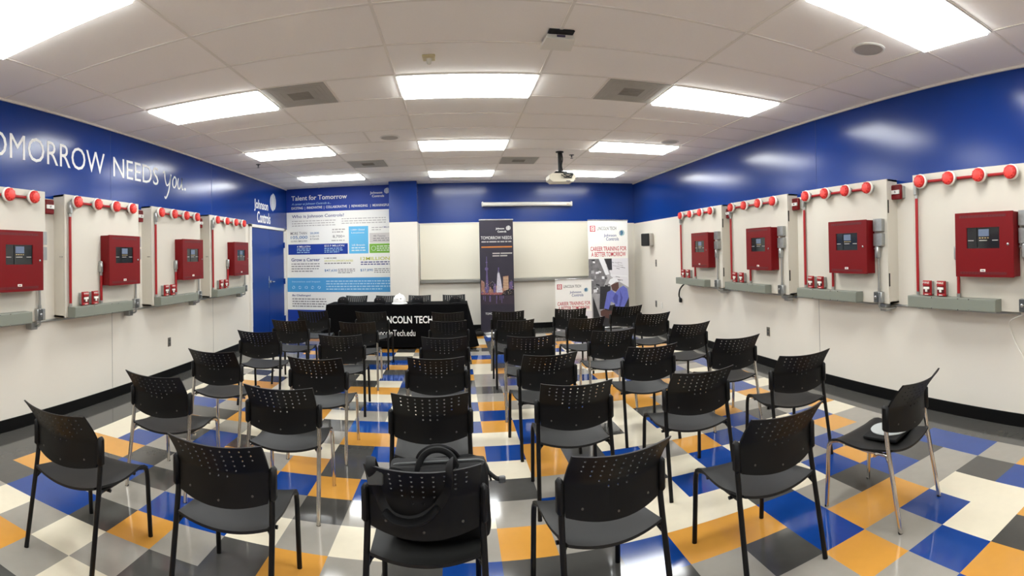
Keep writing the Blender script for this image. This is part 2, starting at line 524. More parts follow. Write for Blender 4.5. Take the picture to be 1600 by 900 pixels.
m = M(); m.box(-.028, .03, -.103, -.094, -.036, -.024, mat('dark violet mark', (60, 50, 80), .5)); m.build('badge', t)
t = thing('motion_sensor', 'small beige square sensor with clear tip before the middle light', 'sensor', (-.175, 3.86, CE))
m = M(); m.box(-.05, .05, -.05, .05, -.018, 0, mat('beige plate', (205, 192, 150), .5), .006); m.build('plate', t)
m = M(); m.lathe([(.022, -.016), (.02, -.035), (.016, -.055), (.004, -.062)], mat('clear sensor cap', (225, 220, 205), .15), 16); m.build('cap', t)
sp = thing('fire_sprinkler', '', 'sprinkler')
m = M(); m.lathe([(.04, 0), (.038, -.006), (.02, -.008)], DKGREY, 20); m.build('escutcheon', sp)
m = M(); m.lathe([(.012, -.005), (.012, -.03), (.005, -.034), (.005, -.05), (.022, -.052), (.022, -.055)], DKGREY, 16); m.build('nozzle', sp)
used = []
for x, y, l in ((1.81, 7.68, 'dark fire sprinkler right of the projector pole'), (-3.08, 7.6, 'dark fire sprinkler near the left wall ceiling edge')):
    place(sp, used, (x, y, CE), 0, l, 'fire sprinklers')

# ceiling projector
t = thing('projector', 'beige video projector hanging from a black pole', 'projector', (1.575, 7.46, CE))
m = M(); m.lathe([(.06, 0), (.06, -.012), (.03, -.014)], BLKMT, 20); m.tube([(0, 0, 0), (.004, 0, -.31)], .03, BLKMT, 14); m.tube(bez([(.02, -.03, -.01), (.035, -.035, -.12), (.02, -.03, -.22), (.05, -.02, -.33)]), .008, BLKMT); m.build('pole', t)
m = M(); m.box(-.09, .10, -.09, .09, -.345, -.305, BLKMT, .01); m.build('mount', t)
m = M()
pts = [(-.19, -.37), (-.15, -.345), (.17, -.345), (.2, -.37), (.2, -.42), (.17, -.465), (-.14, -.47), (-.19, -.43)]
m.poly(pts, -.15, .14, BEIGE); body = m.build('casing', t, smooth=0)
m = M(); m.box(.02, .15, -.158, -.148, -.415, -.405, DKGREY); m.box(.06, .12, -.158, -.148, -.462, -.452, DKGREY); m.build('vent_slot', body)
m = M(); m.lathe([(.026, 0), (.026, .03), (.018, .032), (.0, .02)], SILVER, 20, Matrix.Translation((.19, -.1, -.40)) @ Matrix.Rotation(PI / 2, 4, 'Y')); m.build('lens', t)
m = M()
for k, (dx, dz) in enumerate(((0, 0), (.03, .012), (.06, -.005))):
    m.tube(bez([(.05 + dx, -.03, -.33), (-.01 + dx, -.16, -.37 + dz), (.06 + dx, -.165, -.40 + dz), (.16, -.16, -.36 + dz), (.17, -.10, -.335)]), .006, BLKMT, 6)
m.box(.03, .17, -.17, -.12, -.36, -.335, DKGREY, .004)
m.build('cable', t)

# ------------------------------------------------------------------ far wall: mural, whiteboard, screen, stickers
def globe_into(m, cx, cz, r, y, mt, gap=.16, T=None):
    """round mark of curved slanting bands"""
    bands = [(-.96, -.74), (-.5, -.24), (-.04, .24), (.44, .68), (.84, .98)]
    for a, b in bands:
        L, R = [], []
        for k in range(13):
            v = -1 + 2 * k / 12
            w_ = math.sqrt(max(0, 1 - v * v))
            sh = .22 * math.sin(v * 1.6)
            ta = max(-1, min(1, a)); tb = max(-1, min(1, b))
            L.append((cx + r * (ta * w_ * .96 + sh * .12 * (1 - abs(ta))), cz + r * (v + .05 * ta)))
            R.append((cx + r * (tb * w_ * .96 + sh * .12 * (1 - abs(tb))), cz + r * (v + .05 * tb)))
        m.poly(L + R[::-1], y, y + .0012, mt, T)

mural = thing('wall_mural', 'tall printed wall graphic headed Talent for Tomorrow beside the blue door', 'wall graphic', (WL + .004, WB - .001, 0))
MW = CXL - WL - .006
def mx(px): return (px - 115) / 1212 * MW            # reading frame of the upper half of the print
def mz(py): return 3.10 - (py - 78) / 560
UZ = lambda y: 3.10 - (y - 85) / 1.0 / 563.0
def X1(x): return (x - 110) / 1215 * MW
def Z1(y): return 3.10 - (y - 80) / 552
def X2(x): return (x - 143) / 1312 * MW
def Z2(y): return Z1(880) - (y - 62) / 602
m = M(); m.box(0, MW, -.004, 0, .12, CE - .003, PRWHITE); m.build('backing', mural, smooth=0)
def block(x0, x1, z0, z1, mt, nm='print_block'):
    m = M(); m.box(x0, x1, -.0055, -.002, z0, z1, mt); return m.build(nm, mural, smooth=0)
block(0, MW, Z1(365), CE - .003, MBLUE, 'header_band')
block(X1(125), X1(826), Z1(880), Z1(755), MBLUE)
block(X1(840), X1(1060), Z1(878), Z1(556), CYANL)
block(X1(1075), MW, Z1(756), Z1(640), GREYP)
block(X1(1072), MW, Z1(876), Z1(766), GREEN)
block(0, MW, Z2(556), Z2(368), CYAN)
block(0, MW, .12, Z2(790), MBLUE)
def T1(s, x0, y0, x1, y1, mt, bold=0.0, fx=X1, fz=Z1, shear=0.0):
    mm = M()
    text_into(mm, s, fx(x0), fx(x1), fz(y1), fz(y0), -.0075, mt, bold, .001, shear)
    mm.build('lettering', mural, smooth=0)
def T2(*a, **k): T1(*a, fx=X2, fz=Z2, **k)
def bars(x0, x1, ys, mt, h=7, fx=X1, fz=Z1, seed=1):
    """rows of print too small to read: runs of word-length dashes"""
    mm = M()
    rr = random.Random(seed)
    for q, y in enumerate(ys):
        x = x0
        end = x1 - (rr.random() * .25 * (x1 - x0) if q == len(ys) - 1 else 0)
        while x < end - 8:
            wl = min(rr.uniform(14, 50), end - x)
            mm.box(fx(x), fx(x + wl), -.0072, -.0058, fz(y + h), fz(y), mt)
            x += wl + 9
    mm.build('fine_print', mural, smooth=0)
T1('Talent for Tomorrow', 172, 165, 826, 222, INK, .012)
T1('A career at Johnson Controls is...', 174, 252, 640, 285, PALEB, 0, shear=.3)
T1('EXCITING  |  INNOVATIVE  |  COLLABORATIVE   |  REWARDING   |  MEANINGFUL', 172, 300, 1305, 338, INK, .01)
T1('Johnson', 1088, 152, 1225, 190, INK, .008); T1('Controls', 1110, 192, 1245, 220, INK, .008)
T1('Who is Johnson Controls?', 175, 398, 788, 446, NAVY, .006)
bars(175, 690, (470, 498, 526), TXTL, 9); bars(760, 1270, (458, 486, 512), TXTL, 9, seed=4)
T1('MORE THAN', 155, 604, 352, 638, TXTG, .003); T1('105,000', 158, 652, 358, 694, TEAL, .008); T1('GLOBAL EMPLOYEES', 158, 708, 355, 726, TXTG, .004)
T1('20,000', 390, 612, 494, 638, TEAL, .004); T1('in the U.S.', 390, 650, 500, 670, TXTG, .004); T1('& Canada', 390, 682, 494, 702, TXTG, .004)
bars(372, 376, (595,), GREYP, 140)
bars(650, 800, (580, 610), TXTL, 14, seed=3); T1('8,700+', 655, 654, 794, 690, TXTG, .006); bars(640, 800, (712,), TXTL, 12, seed=8)
T1('4 MILLION', 230, 772, 388, 796, INK, .008); bars(230, 395, (808, 828, 850), PALEB, 9, seed=6)
T1('$33.9 MILLION', 556, 768, 785, 794, INK, .008); bars(556, 770, (806, 828, 850), PALEB, 9, seed=7)
T1('1,000+ Global', 866, 588, 1020, 608, INK, .006); T1('Locations', 870, 622, 1015, 640, INK, .004)
T1('US Branch', 875, 768, 1020, 788, INK, .006); bars(870, 1035, (806, 836), INK, 10, seed=9)
bars(1100, 1215, (572, 598), TXTL, 9, seed=11); T1('4 MILLION', 1220, 566, 1322, 582, NAVY, .008)
T1('40 Teams', 1118, 664, 1250, 686, TXTG, .003); bars(1115, 1320, (700, 724), TXTG, 8, seed=12)
bars(1155, 1322, (792, 816, 840), INK, 9, seed=13)
mm = M()
ring = [(X1(1118) + .05 * math.cos(2 * PI * k / 24), Z1(820) + .05 * math.sin(2 * PI * k / 24)) for k in range(24)]
for k in range(24):
    p, q = ring[k], ring[(k + 1) % 24]
    c0 = (X1(1118), Z1(820))
    f = lambda a, s_: (c0[0] + (a[0] - c0[0]) * s_, c0[1] + (a[1] - c0[1]) * s_)
    mm.poly([f(p, 1), f(q, 1), f(q, .86), f(p, .86)], -.0072, -.0058, INK)
mm.build('round_icon', mural, smooth=0)
T2('Grow a Career', 198, 108, 565, 152, NAVY, .008)
bars(198, 560, (180, 212, 244, 276), TXTG, 11, X2, Z2, 14)
bars(622, 838, (108,), TXTG, 11, X2, Z2, 15); T2('GROWTH OPPORTUNITIES', 622, 138, 978, 162, LIME, .004); bars(622, 980, (176,), TXTG, 12, X2, Z2, 16)
T2('12MILLION', 1070, 106, 1422, 148, LIME, .01); bars(1072, 1425, (166, 194), NAVY, 12, X2, Z2, 17)
T2('$47,630', 622, 258, 778, 294, TEAL, .004); bars(790, 1000, (256, 278, 300), TXTG, 9, X2, Z2, 18)
T2('$37,890', 1066, 258, 1220, 294, TEAL, .004); bars(1234, 1440, (256, 278, 300), TXTG, 9, X2, Z2, 19)
T2('Innovation and Impact', 204, 408, 566, 436, PALEB, .008)
bars(640, 1430, (408, 442, 476, 510), PALEB, 14, X2, Z2, 20)
for k in range(5):
    mm = M()
    c0 = X2(222 + 82 * k); cz = Z2(496)
    for a_ in range(12):
        if (a_ + 3 * k) % 5 == 4: continue
        t0, t1 = 2 * PI * a_ / 12, 2 * PI * (a_ + 1) / 12
        mm.poly([(c0 + .034 * math.cos(t0), cz + .034 * math.sin(t0)), (c0 + .034 * math.cos(t1), cz + .034 * math.sin(t1)), (c0 + .02 * math.cos(t1), cz + .02 * math.sin(t1)), (c0 + .02 * math.cos(t0), cz + .02 * math.sin(t0))], -.0072, -.0058, PALEB)
    mm.build('round_icon', mural, smooth=0)
T2('Be Challenged', 204, 588, 440, 618, NAVY, .01)
bars(204, 640, (642, 674, 706, 738), TXTG, 12, X2, Z2, 21)
mm = M(); globe_into(mm, X1(1278), Z1(148), .062, -.0075, INK); mm.build('globe_mark', mural, smooth=0)

WBX0, WBX1, WBZ0, WBZ1 = CXR + .006, 2.93, 1.075, 2.25
t = thing('whiteboard', 'wide whiteboard with grey tray on the far wall', 'whiteboard', (WBX0, WB, 0))
L = WBX1 - WBX0
m = M(); m.box(0, L, -.02, -.001, WBZ0, WBZ1, WBOARD, .002); m.build('writing_surface', t, smooth=0)
m = M()
m.box(0, L, -.028, -.001, WBZ1 - .012, WBZ1 + .012, TRIMW, .003); m.box(-.002, .018, -.028, -.001, WBZ0, WBZ1, SILVER, .003); m.box(L - .018, L, -.028, -.001, WBZ0, WBZ1, SILVER, .003)
m.build('board_frame', t)
m = M(); m.poly([(0, 0), (0, 0)], 0, 0, ALU) if 0 else m.box(0, L, -.085, -.001, WBZ0 - .075, WBZ0 - .005, ALU, .012); m.build('tray', t)
t = thing('projection_screen', 'rolled up white projection screen case above the whiteboard', 'projection screen', (.56, WB, 0))
m = M(); m.poly([(.03, 2.585), (.03, 2.67), (1.895, 2.67), (1.895, 2.585)], -.11, -.03, OFFW); m.tube([(.03, -.11, 2.628), (1.895, -.11, 2.628)], .0425, OFFW, 16); m.build('case', t)
for x0, x1 in ((0, .035), (1.89, 1.925)):
    m = M(); m.box(x0, x1, -.155, -.001, 2.578, 2.682, TRIMW, .012); m.build('end_cap', t)
m = M(); m.box(1.8, 1.85, -.155, -.15, 2.615, 2.625, mat('tan badge', (190, 150, 100), .5)); m.build('badge', t)

# ------------------------------------------------------------------ left wall lettering
ROTL, ROTR = PI / 2, -PI / 2                    # local x = viewer's right, y = into the wall
t = thing('wall_lettering', 'large white letters TOMORROW NEEDS you. on the blue band', 'wall lettering', (WL, 0, 0), ROTL)
letters(t, 'TOMORROW', 2.622, 4.475, 2.555, 2.795, -.0025, INK, -.003, .002)
letters(t, 'NEEDS', 4.635, 5.585, 2.558, 2.79, -.0025, INK, -.003, .002)
def ribbon(m, pts, wd=.011):
    P = [Vector((a, b)) for a, _, b in bez([(a, 0, b) for a, b in pts], 8)]
    Lp, Rp = [], []
    for i, p in enumerate(P):
        d_ = (P[min(i + 1, len(P) - 1)] - P[max(i - 1, 0)]).normalized()
        n_ = Vector((-d_.y, d_.x)) * wd
        Lp.append(p + n_); Rp.append(p - n_)
    for i in range(len(P) - 1):
        m.poly([(Lp[i].x, Lp[i].y), (Lp[i + 1].x, Lp[i + 1].y), (Rp[i + 1].x, Rp[i + 1].y), (Rp[i].x, Rp[i].y)], -.0025, -.0005, INK)
m = M()
ribbon(m, [(5.70, 2.74), (5.735, 2.76), (5.75, 2.66), (5.79, 2.585), (5.85, 2.62), (5.895, 2.72)])
ribbon(m, [(5.90, 2.745), (5.87, 2.62), (5.83, 2.50), (5.765, 2.41), (5.735, 2.43)])
m.build('script_letter', t, smooth=0)
m = M()
ribbon(m, [(5.985, 2.72), (5.945, 2.67), (5.945, 2.60), (5.985, 2.575), (6.03, 2.62), (6.035, 2.69), (6.0, 2.725), (5.975, 2.715)])
m.build('script_letter', t, smooth=0)
m = M()
ribbon(m, [(6.095, 2.72), (6.075, 2.64), (6.09, 2.578), (6.135, 2.585), (6.18, 2.66), (6.195, 2.73)])
ribbon(m, [(6.195, 2.73), (6.185, 2.63), (6.195, 2.575), (6.225, 2.58)])
m.build('script_letter', t, smooth=0)
m = M()
m.poly([(6.275 + .02 * math.cos(2 * PI * k / 16), 2.585 + .02 * math.sin(2 * PI * k / 16)) for k in range(16)], -.0025, -.0005, INK)
m.build('full_stop', t, smooth=0)
t = thing('wall_logo', 'white two line name with striped globe above the blue door', 'wall logo', (WL, 0, 0), ROTL)
letters(t, 'Johnson', 8.84, 9.56, 2.48, 2.71, -.0025, INK, .012, .002)
letters(t, 'Controls', 8.98, 9.68, 2.27, 2.49, -.0025, INK, .012, .002)
m = M(); globe_into(m, 9.85, 2.735, .18, -.0025, INK); m.build('globe_mark', t, smooth=0)

# ------------------------------------------------------------------ fire alarm training boards
def wall_T(side, s0, z=0.0):
    """location and turn of a thing on a side wall whose left end, seen by a viewer, is at s0"""
    return (WL, s0, z) if side == 'L' else (WR, s0, z)
ROT = {'L': ROTL, 'R': ROTR}
BD = .155                                       # board box depth
# name, side, y of the end at the viewer's left, width, phrase
BOARDS = [('L', 2.14, 1.244, 'leftmost board of the left wall'),
          ('L', 3.652, 1.262, 'second board from the left of the left wall'),
          ('L', 5.19, 1.238, 'third board from the left of the left wall'),
          ('L', 6.722, 1.34, 'left wall board nearest the blue door'),
          ('R', 7.96, 1.44, 'right wall board nearest the far corner'),
          ('R', 6.292, 1.37, 'second right wall board from the far end'),
          ('R', 4.635, 1.318, 'third right wall board from the far end'),
          ('R', 2.991, 1.27, 'rightmost board of the right wall')]
SHORT = ['leftmost left-wall board', 'second left-wall board', 'third left-wall board', 'left-wall board beside blue door',
         'right-wall board nearest far corner', 'second right-wall board from far corner', 'third right-wall board from far corner', 'rightmost right-wall board']
def on_board(i, s, z, d):
    """world point: s along board i (scaled to its width), z up, d out from the board's front"""
    side, y0, wd, _ = BOARDS[i]
    k = wd / 1.25
    return (WL + BD + d, y0 + s * k, z) if side == 'L' else (WR - BD - d, y0 - s * k, z)

for i, (side, y0, wd, ph) in enumerate(BOARDS):
    t = thing('mounting_board', 'white box-sided board of alarm devices, ' + ph, 'board', wall_T(side, y0), ROT[side], 'fire alarm training boards')
    zb, zt = 1.014, 2.245
    m = M(); m.box(0, wd, -BD, -BD + .018, zb, zt, BOARDW, .002); m.build('face', t, smooth=0)
    m = M(); m.box(0, .018, -BD + .018, 0, zb, zt, BOARDW); m.box(wd - .018, wd, -BD + .018, 0, zb, zt, BOARDW); m.box(0, wd, -BD + .018, 0, zt - .018, zt, BOARDW); m.box(0, wd, -BD + .018, 0, zb, zb + .018, BOARDW)
    m.build('side_box', t, smooth=0)
    if side == 'R':
        for z in (1.25, 1.975):
            m = M(); m.box(wd - .001, wd + .003, -BD + .008, -BD + .024, z - .065, z + .065, BLKMT); m.build('hinge', t)
    else:
        m = M(); m.tube([(-.001, -BD + .03, 1.62), (-.022, -BD + .03, 1.62), (-.024, -BD + .055, 1.62)], .006, SILVER, 8); m.build('hook', t)

# horn strobes
sp = thing('horn_strobe', '', 'horn strobe')
RY90 = Matrix.Rotation(PI / 2, 4, 'X')          # lathe axis z -> -y
m = M(); m.lathe([(.045, 0), (.045, .035), (.05, .04)], GALV, 8, RY90); m.build('back_box', sp)
m = M(); m.lathe([(.06, .034), (.067, .04), (.067, .054), (.058, .062)], OFFW, 32, RY90); m.build('base', sp)
m = M()
prof = []
m.lathe([(.056, .056), (.058, .062), (.057, .078), (.052, .084), (.040, .086)], REDL, 32, RY90); bd = m.build('housing', sp)
m = M(); m.lathe([(.041, .084), (.039, .092), (.028, .095), (0, .096)], REDLENS, 28, RY90)
for k in range(10):
    a = 2 * PI * k / 10
    m.tube([(.036 * math.cos(a), -.091, .036 * math.sin(a)), (.054 * math.cos(a), -.085, .054 * math.sin(a))], .0045, REDLENS, 6)
m.build('lens', sp)
SX = (.13, .443, .75, 1.05)
ORD = ('leftmost', 'second from left', 'third from left', 'rightmost')
used = []
for i in range(8):
    for k in range(4):
        if i == 0 and k < 2: continue           # beyond the left edge of the photograph
        p = on_board(i, SX[k], 2.172, 0)
        place(sp, used, p, ROT[BOARDS[i][0]], 'round red horn strobe, %s on the %s' % (ORD[k], SHORT[i]), 'red horn strobes')

# red conduit runs between the strobes
for i in range(8):
    side, y0, wd, ph = BOARDS[i]
    k_ = wd / 1.25
    for k in range(3):
        if i == 0 and k == 0: continue
        a, b = SX[k] * k_ + .05, SX[k + 1] * k_ - .05
        t = thing('red_conduit', 'horizontal red conduit %s on the %s' % (('between leftmost two strobes', 'between middle strobes', 'between rightmost two strobes')[k], SHORT[i]), 'conduit', on_board(i, 0, 2.168, 0), ROT[side], 'horizontal red conduits')
        m = M(); m.tube([(a, -.022, 0), (b, -.022, 0)], .0135, REDPIPE, 10); m.build('pipe', t)
        for x, sg in ((a, 1), (b, -1)):
            m = M(); m.tube([(x - .006 * sg, -.022, 0), (x + .022 * sg, -.022, 0)], .017, STEEL, 10); m.build('coupling', t)
    WW0, WW1 = ((.035, .985) if side == 'L' else (-.005, .915))
    WW0, WW1 = WW0 * k_, WW1 * k_
    if i != 0:
        sx = (.055 if side == 'L' else .058) * k_
        t = thing('red_riser', 'tall red vertical conduit from strobes to wireway on the %s' % SHORT[i], 'conduit', on_board(i, 0, 0, 0), ROT[side], 'tall red risers')
        m = M(); m.tube([(sx, -.022, 1.125), (sx, -.022, 2.03)], .0145, REDPIPE, 10); m.build('pipe', t)
        m = M(); m.tube([(sx, -.022, 1.122), (sx, -.022, 1.155)], .018, STEEL, 10); m.build('coupling', t)
        m = M(); m.tube([(sx, -.022, 2.02), (sx, -.022, 2.055)], .016, STEEL, 10); m.build('coupling', t)
        m = M(); m.box(sx - .02, sx + .02, -.045, 0, 2.05, 2.17, GALV, .008); m.tube([(sx, -.022, 2.168), (sx + .028, -.022, 2.168)], .014, STEEL, 8); m.build('elbow_box', t)
        # short riser with its fitting at the cabinet's left
        sx = (.53 if side == 'L' else .505) * k_
        t = thing('short_riser', 'short red vertical conduit under cabinet side on the %s' % SHORT[i], 'conduit', on_board(i, 0, 0, 0), ROT[side], 'short red risers')
        m = M(); m.tube([(sx, -.022, 1.125), (sx, -.022, 1.44)], .0145, REDPIPE, 10); m.build('pipe', t)
        m = M(); m.tube([(sx, -.022, 1.122), (sx, -.022, 1.155)], .018, STEEL, 10); m.build('coupling', t)
        m = M(); m.tube([(sx, -.022, 1.42), (sx, -.022, 1.455)], .016, STEEL, 10); m.build('coupling', t)
        m = M(); m.box(sx - .03, sx + .004, -.055, -.001, 1.45, 1.575, GALV, .012); m.build('fitting', t)
    # grey wireway
    t = thing('grey_wireway', 'long grey-green metal wireway along the bottom of %s' % SHORT[i], 'wireway', on_board(i, 0, 0, 0), ROT[side], 'grey wireways')
    m = M(); m.box(WW0, WW1, -.1, -.001, 1.016, 1.122, GREYGRN, .002); m.build('trough', t, smooth=0)
    m = M(); m.box(WW0 + .004, WW1 - .004, -.104, -.099, 1.02, 1.118, GREYGRN, .002)
    for q in (.3, .6, .72):
        for z in (1.022, 1.116):
            m.tube([(WW0 + (WW1 - WW0) * q, -.103, z), (WW0 + (WW1 - WW0) * q, -.108, z)], .006, SILVER, 8)
    m.build('cover', t, smooth=0)

# alarm control cabinets
CW, CZ0, CZ1, CD = .555, 1.315, 1.848, .125
cp = thing('alarm_cabinet', '', 'alarm cabinet')
m = M(); m.box(-CW / 2, CW / 2, -CD + .012, 0, 0, CZ1 - CZ0, RED, .004); m.build('housing', cp, smooth=0)
m = M()
Hh = CZ1 - CZ0
wx0, wx1, wz0, wz1 = -.165, .15, .235, .41
# door with a real window opening
m.box(-CW / 2 - .004, wx0, -CD, -CD + .014, -.004, Hh + .004, RED, .003); m.box(wx1, CW / 2 + .004, -CD, -CD + .014, -.004, Hh + .004, RED, .003)
m.box(wx0 - .003, wx1 + .003, -CD, -CD + .014, -.004, wz0, RED); m.box(wx0 - .003, wx1 + .003, -CD, -CD + .014, wz1, Hh + .004, RED)
dr = m.build('door', cp, smooth=0)
m = M(); m.box(wx0, wx1, -CD + .010, -CD + .016, wz0, wz1, GLASSDK); wn = m.build('window', dr, smooth=0)
m = M(); m.box(-.05, .05, -CD + .006, -CD + .012, .335, .395, LCD); m.build('display', wn, smooth=0)
m = M()
for k in range(4): m.box(-.045 + k * .026, -.03 + k * .026, -CD + .007, -CD + .011, .318, .326, mat('key amber', (180, 160, 120), .5))
m.box(-.155, -.10, -CD + .007, -CD + .011, .298, .304, TXTL); m.box(-.045, .03, -CD + .007, -CD + .011, .298, .304, TXTL); m.box(.08, .135, -CD + .007, -CD + .011, .298, .304, TXTL)
m.box(-.07, -.062, -CD + .007, -CD + .011, .24, .405, BLKMT)
m.build('keypad', wn, smooth=0)
m = M(); m.lathe([(.011, 0), (.011, .006), (.004, .008)], SILVER, 14, Matrix.Translation((.232, -CD, .268)) @ RY90); m.build('lock', dr)
m = M(); m.box(-.034, .016, -CD - .003, -CD, .04, .062, OFFW, .003); m.box(-.024, .006, -CD - .0035, -CD - .002, .047, .055, TXTG); m.build('badge', dr, smooth=0)
for z0 in (.018, Hh - .04):
    m = M()
    m.box(-.235, .215, -CD - .001, -CD + .002, z0, z0 + .022, REDDARK)
    for q in range(15): m.box(-.228 + q * .0297, -.212 + q * .0297, -CD - .003, -CD, z0 + .004, z0 + .018, REDDARK)
    m.build('louvre', dr, smooth=0)
used = []
for i in range(8):
    place(cp, used, on_board(i, .822, CZ0, 0), ROT[BOARDS[i][0]], 'dark red fire alarm cabinet with window on the ' + SHORT[i], 'alarm control cabinets')

# pull stations
pp = thing('pull_station', '', 'pull station')
m = M(); m.box(-.04, .04, -.045, 0, -.06, .06, GALV, .004); m.build('back_box', pp)
m = M()
m.poly([(-.045, -.068), (.045, -.068), (.045, .068), (-.045, .068)], -.062, -.045, REDPIPE)
m.box(-.043, .043, -.075, -.06, .02, .066, REDPIPE, .006); m.box(-.043, .043, -.07, -.06, -.066, -.045, REDPIPE, .004)
m.box(-.036, .036, -.066, -.06, -.04, .016, REDDARK)
m.build('body', pp)
m = M(); m.box(-.032, .032, -.078, -.064, -.01, .012, OFFW, .003); m.box(-.011, .011, -.078, -.064, -.034, -.008, OFFW, .003); m.build('handle', pp)
m = M(); text_into(m, 'FIRE', -.036, .036, .042, .058, -.0765, OFFW, .01, .001); m.box(-.02, .02, -.0712, -.0698, -.06, -.054, OFFW); m.build('lettering', pp, smooth=0)
used = []
for i in range(8):
    if i == 0: continue                         # its pull stations lie beyond the photograph's edge
    for k in range(2):
        s = ((.235, .388) if BOARDS[i][0] == 'L' else (.19, .345))[k]
        place(pp, used, on_board(i, s, 1.195, 0), ROT[BOARDS[i][0]], 'small red pull station, %s one of pair on the %s' % (('left', 'right')[k], SHORT[i]), 'red pull stations')

# metal boxes right of the cabinets, grey risers, receptacle boxes, lower elbows
bp_ = thing('steel_box', '', 'junction box')
m = M(); m.box(-.055, .055, -.05, 0, -.06, .06, GALV, .003)
m.build('case', bp_, smooth=0)
m = M()
for x in (-.03, .03):
    m.lathe([(.013, 0), (.013, .002)], STEEL, 14, Matrix.Translation((x, -.05, .02)) @ RY90)
m.box(-.057, .057, -.053, -.049, -.062, .062, GALV, .002)
m.build('cover', bp_, smooth=0)
rp = thing('receptacle_box', '', 'outlet box')
m = M(); m.box(-.05, .05, -.05, 0, -.055, .055, GALV, .006); m.build('case', rp)
m = M(); m.box(-.048, .012, -.056, -.05, -.052, .052, DKGREY, .003); m.lathe([(.016, 0), (.016, .008), (.01, .01)], SILVER, 14, Matrix.Translation((-.018, -.056, 0)) @ RY90); m.build('cover', rp)
used, used2 = [], []
for i in range(8):
    side, y0, wd, ph = BOARDS[i]
    for k in range(2):
        place(bp_, used, on_board(i, 1.165, (1.795, 1.65)[k], 0), ROT[side], 'square galvanised box, %s of two on the %s' % (('upper', 'lower')[k], SHORT[i]), 'galvanised junction boxes')
    place(rp, used2, on_board(i, 1.15, 1.078, 0), ROT[side], 'grey outlet box at lower right corner of the ' + SHORT[i], 'grey outlet boxes')
    sx = 1.15 * wd / 1.25
    t = thing('grey_riser', 'grey steel vertical conduit right of cabinet on the ' + SHORT[i], 'conduit', on_board(i, 0, 0, 0), ROT[side], 'grey steel risers')
    m = M(); m.tube([(sx, -.022, 1.13), (sx, -.022, 1.46)], .011, STEEL, 10); m.build('pipe', t)
    m = M(); m.tube([(sx, -.022, 1.13), (sx, -.022, 1.165)], .016, STEEL, 8); m.build('coupling', t)
    m = M(); m.tube([(sx, -.022, 1.44), (sx, -.022, 1.47)], .016, STEEL, 8); m.build('coupling', t)
    m = M(); m.box(sx - .02, sx + .02, -.06, 0, 1.465, 1.585, GALV, .01); m.tube([(sx - .018, -.03, 1.56), (sx - .042, -.03, 1.56)], .013, STEEL, 8); m.build('fitting', t)
    t = thing('conduit_elbow', 'bent grey conduit under the lower right of the ' + SHORT[i], 'conduit', on_board(i, 0, 0, 0), ROT[side], 'bent grey conduits')
    m = M(); m.tube(bez([(sx, -.022, 1.025), (sx, -.022, .985), (sx + .01, .02, .965), (sx + .06, .10, .962), (sx + .06, BD, .962)], 5), .011, STEEL, 8); m.build('pipe', t)
    m = M(); m.box(sx - .05, sx + .03, .04, .12, .93, 1.005, GALV, .004); m.build('box_fitting', t)

# long pipes on the walls beneath the boards
for side, ya, yb in (('L', 1.9, 8.1), ('R', 1.6, 8.0)):
    x = WL + .016 if side == 'L' else WR - .016
    t = thing('wall_conduit', 'long thin grey pipe on the %s wall under the boards' % ('left' if side == 'L' else 'right'), 'conduit', (x, ya, .985))
    m = M(); m.tube([(0, 0, 0), (0, yb - ya, 0)], .013, STEEL, 10); m.build('pipe', t)
    for q in range(6):
        yy = .3 + q * 1.1
        if yy < yb - ya - .1:
            m = M(); m.tube([(0, yy, 0), (0, yy + .05, 0)], .017, STEEL, 10); m.build('coupling', t)

# red wall strobes between the boards
wp = thing('wall_strobe', '', 'wall strobe')
m = M(); m.box(-.055, .055, -.05, 0, -.06, .06, GALV, .004); m.build('back_box', wp)
m = M(); m.box(-.062, .062, -.088, -.05, -.072, .072, RED, .008)
for q in range(4): m.box(-.045, .045, -.091, -.086, .03 + q * .009, .034 + q * .009, REDDARK)
m.build('body', wp)
m = M(); m.poly([(-.05, -.02), (.05, -.02), (.05, .018), (-.05, .018)], -.1, -.086, mat('clear strobe lens', (214, 212, 206), .15)); m.lathe([(.012, 0), (.006, .012)], SILVER, 10, Matrix.Translation((0, -.1, 0)) @ RY90); m.build('lens', wp)
used = []
for y, side, l in ((3.515, 'L', 'between leftmost and second left-wall boards'), (5.05, 'L', 'between second and third left-wall boards'), (6.57, 'L', 'between third left-wall board and board nearest door'),
                   (6.45, 'R', 'between first and second right-wall boards from far corner'), (4.86, 'R', 'between second and third right-wall boards from far corner'), (3.26, 'R', 'beside the rightmost right-wall board')):
    place(wp, used, (WL if side == 'L' else WR, y, 2.115), ROT[side], 'red rectangular wall strobe ' + l, 'red wall strobes')

# cords and small wall plates
t = thing('power_cord', 'white power cord hanging from the rightmost outlet box', 'cord', (0, 0, 0))
m = M(); m.tube(bez([(3.83, 1.86, 1.0), (3.82, 1.98, .95), (3.86, 2.04, .90), (3.89, 2.03, .80), (3.9, 1.99, .70), (3.9, 1.93, .60), (3.9, 1.88, .40), (3.9, 1.86, .02)]), .006, OFFW, 8); m.build('wire', t)
m = M(); m.box(3.80, 3.85, 1.83, 1.90, .985, 1.03, OFFW, .006); m.build('plug', t)
t = thing('looped_cable', 'short looped black cable hanging under the farthest right-wall board', 'cable', (WR - .02, 8.22, .82))
m = M(); m.tube(bez([(0, -.10, .17), (-.02, -.03, .12), (-.02, .06, .05), (-.02, .09, -.05), (-.015, .05, -.10)]), .014, BLKMT, 8); m.build('wire', t)
m = M(); m.box(-.03, .01, .03, .09, -.17, -.09, BLKMT, .008); m.build('plug', t)
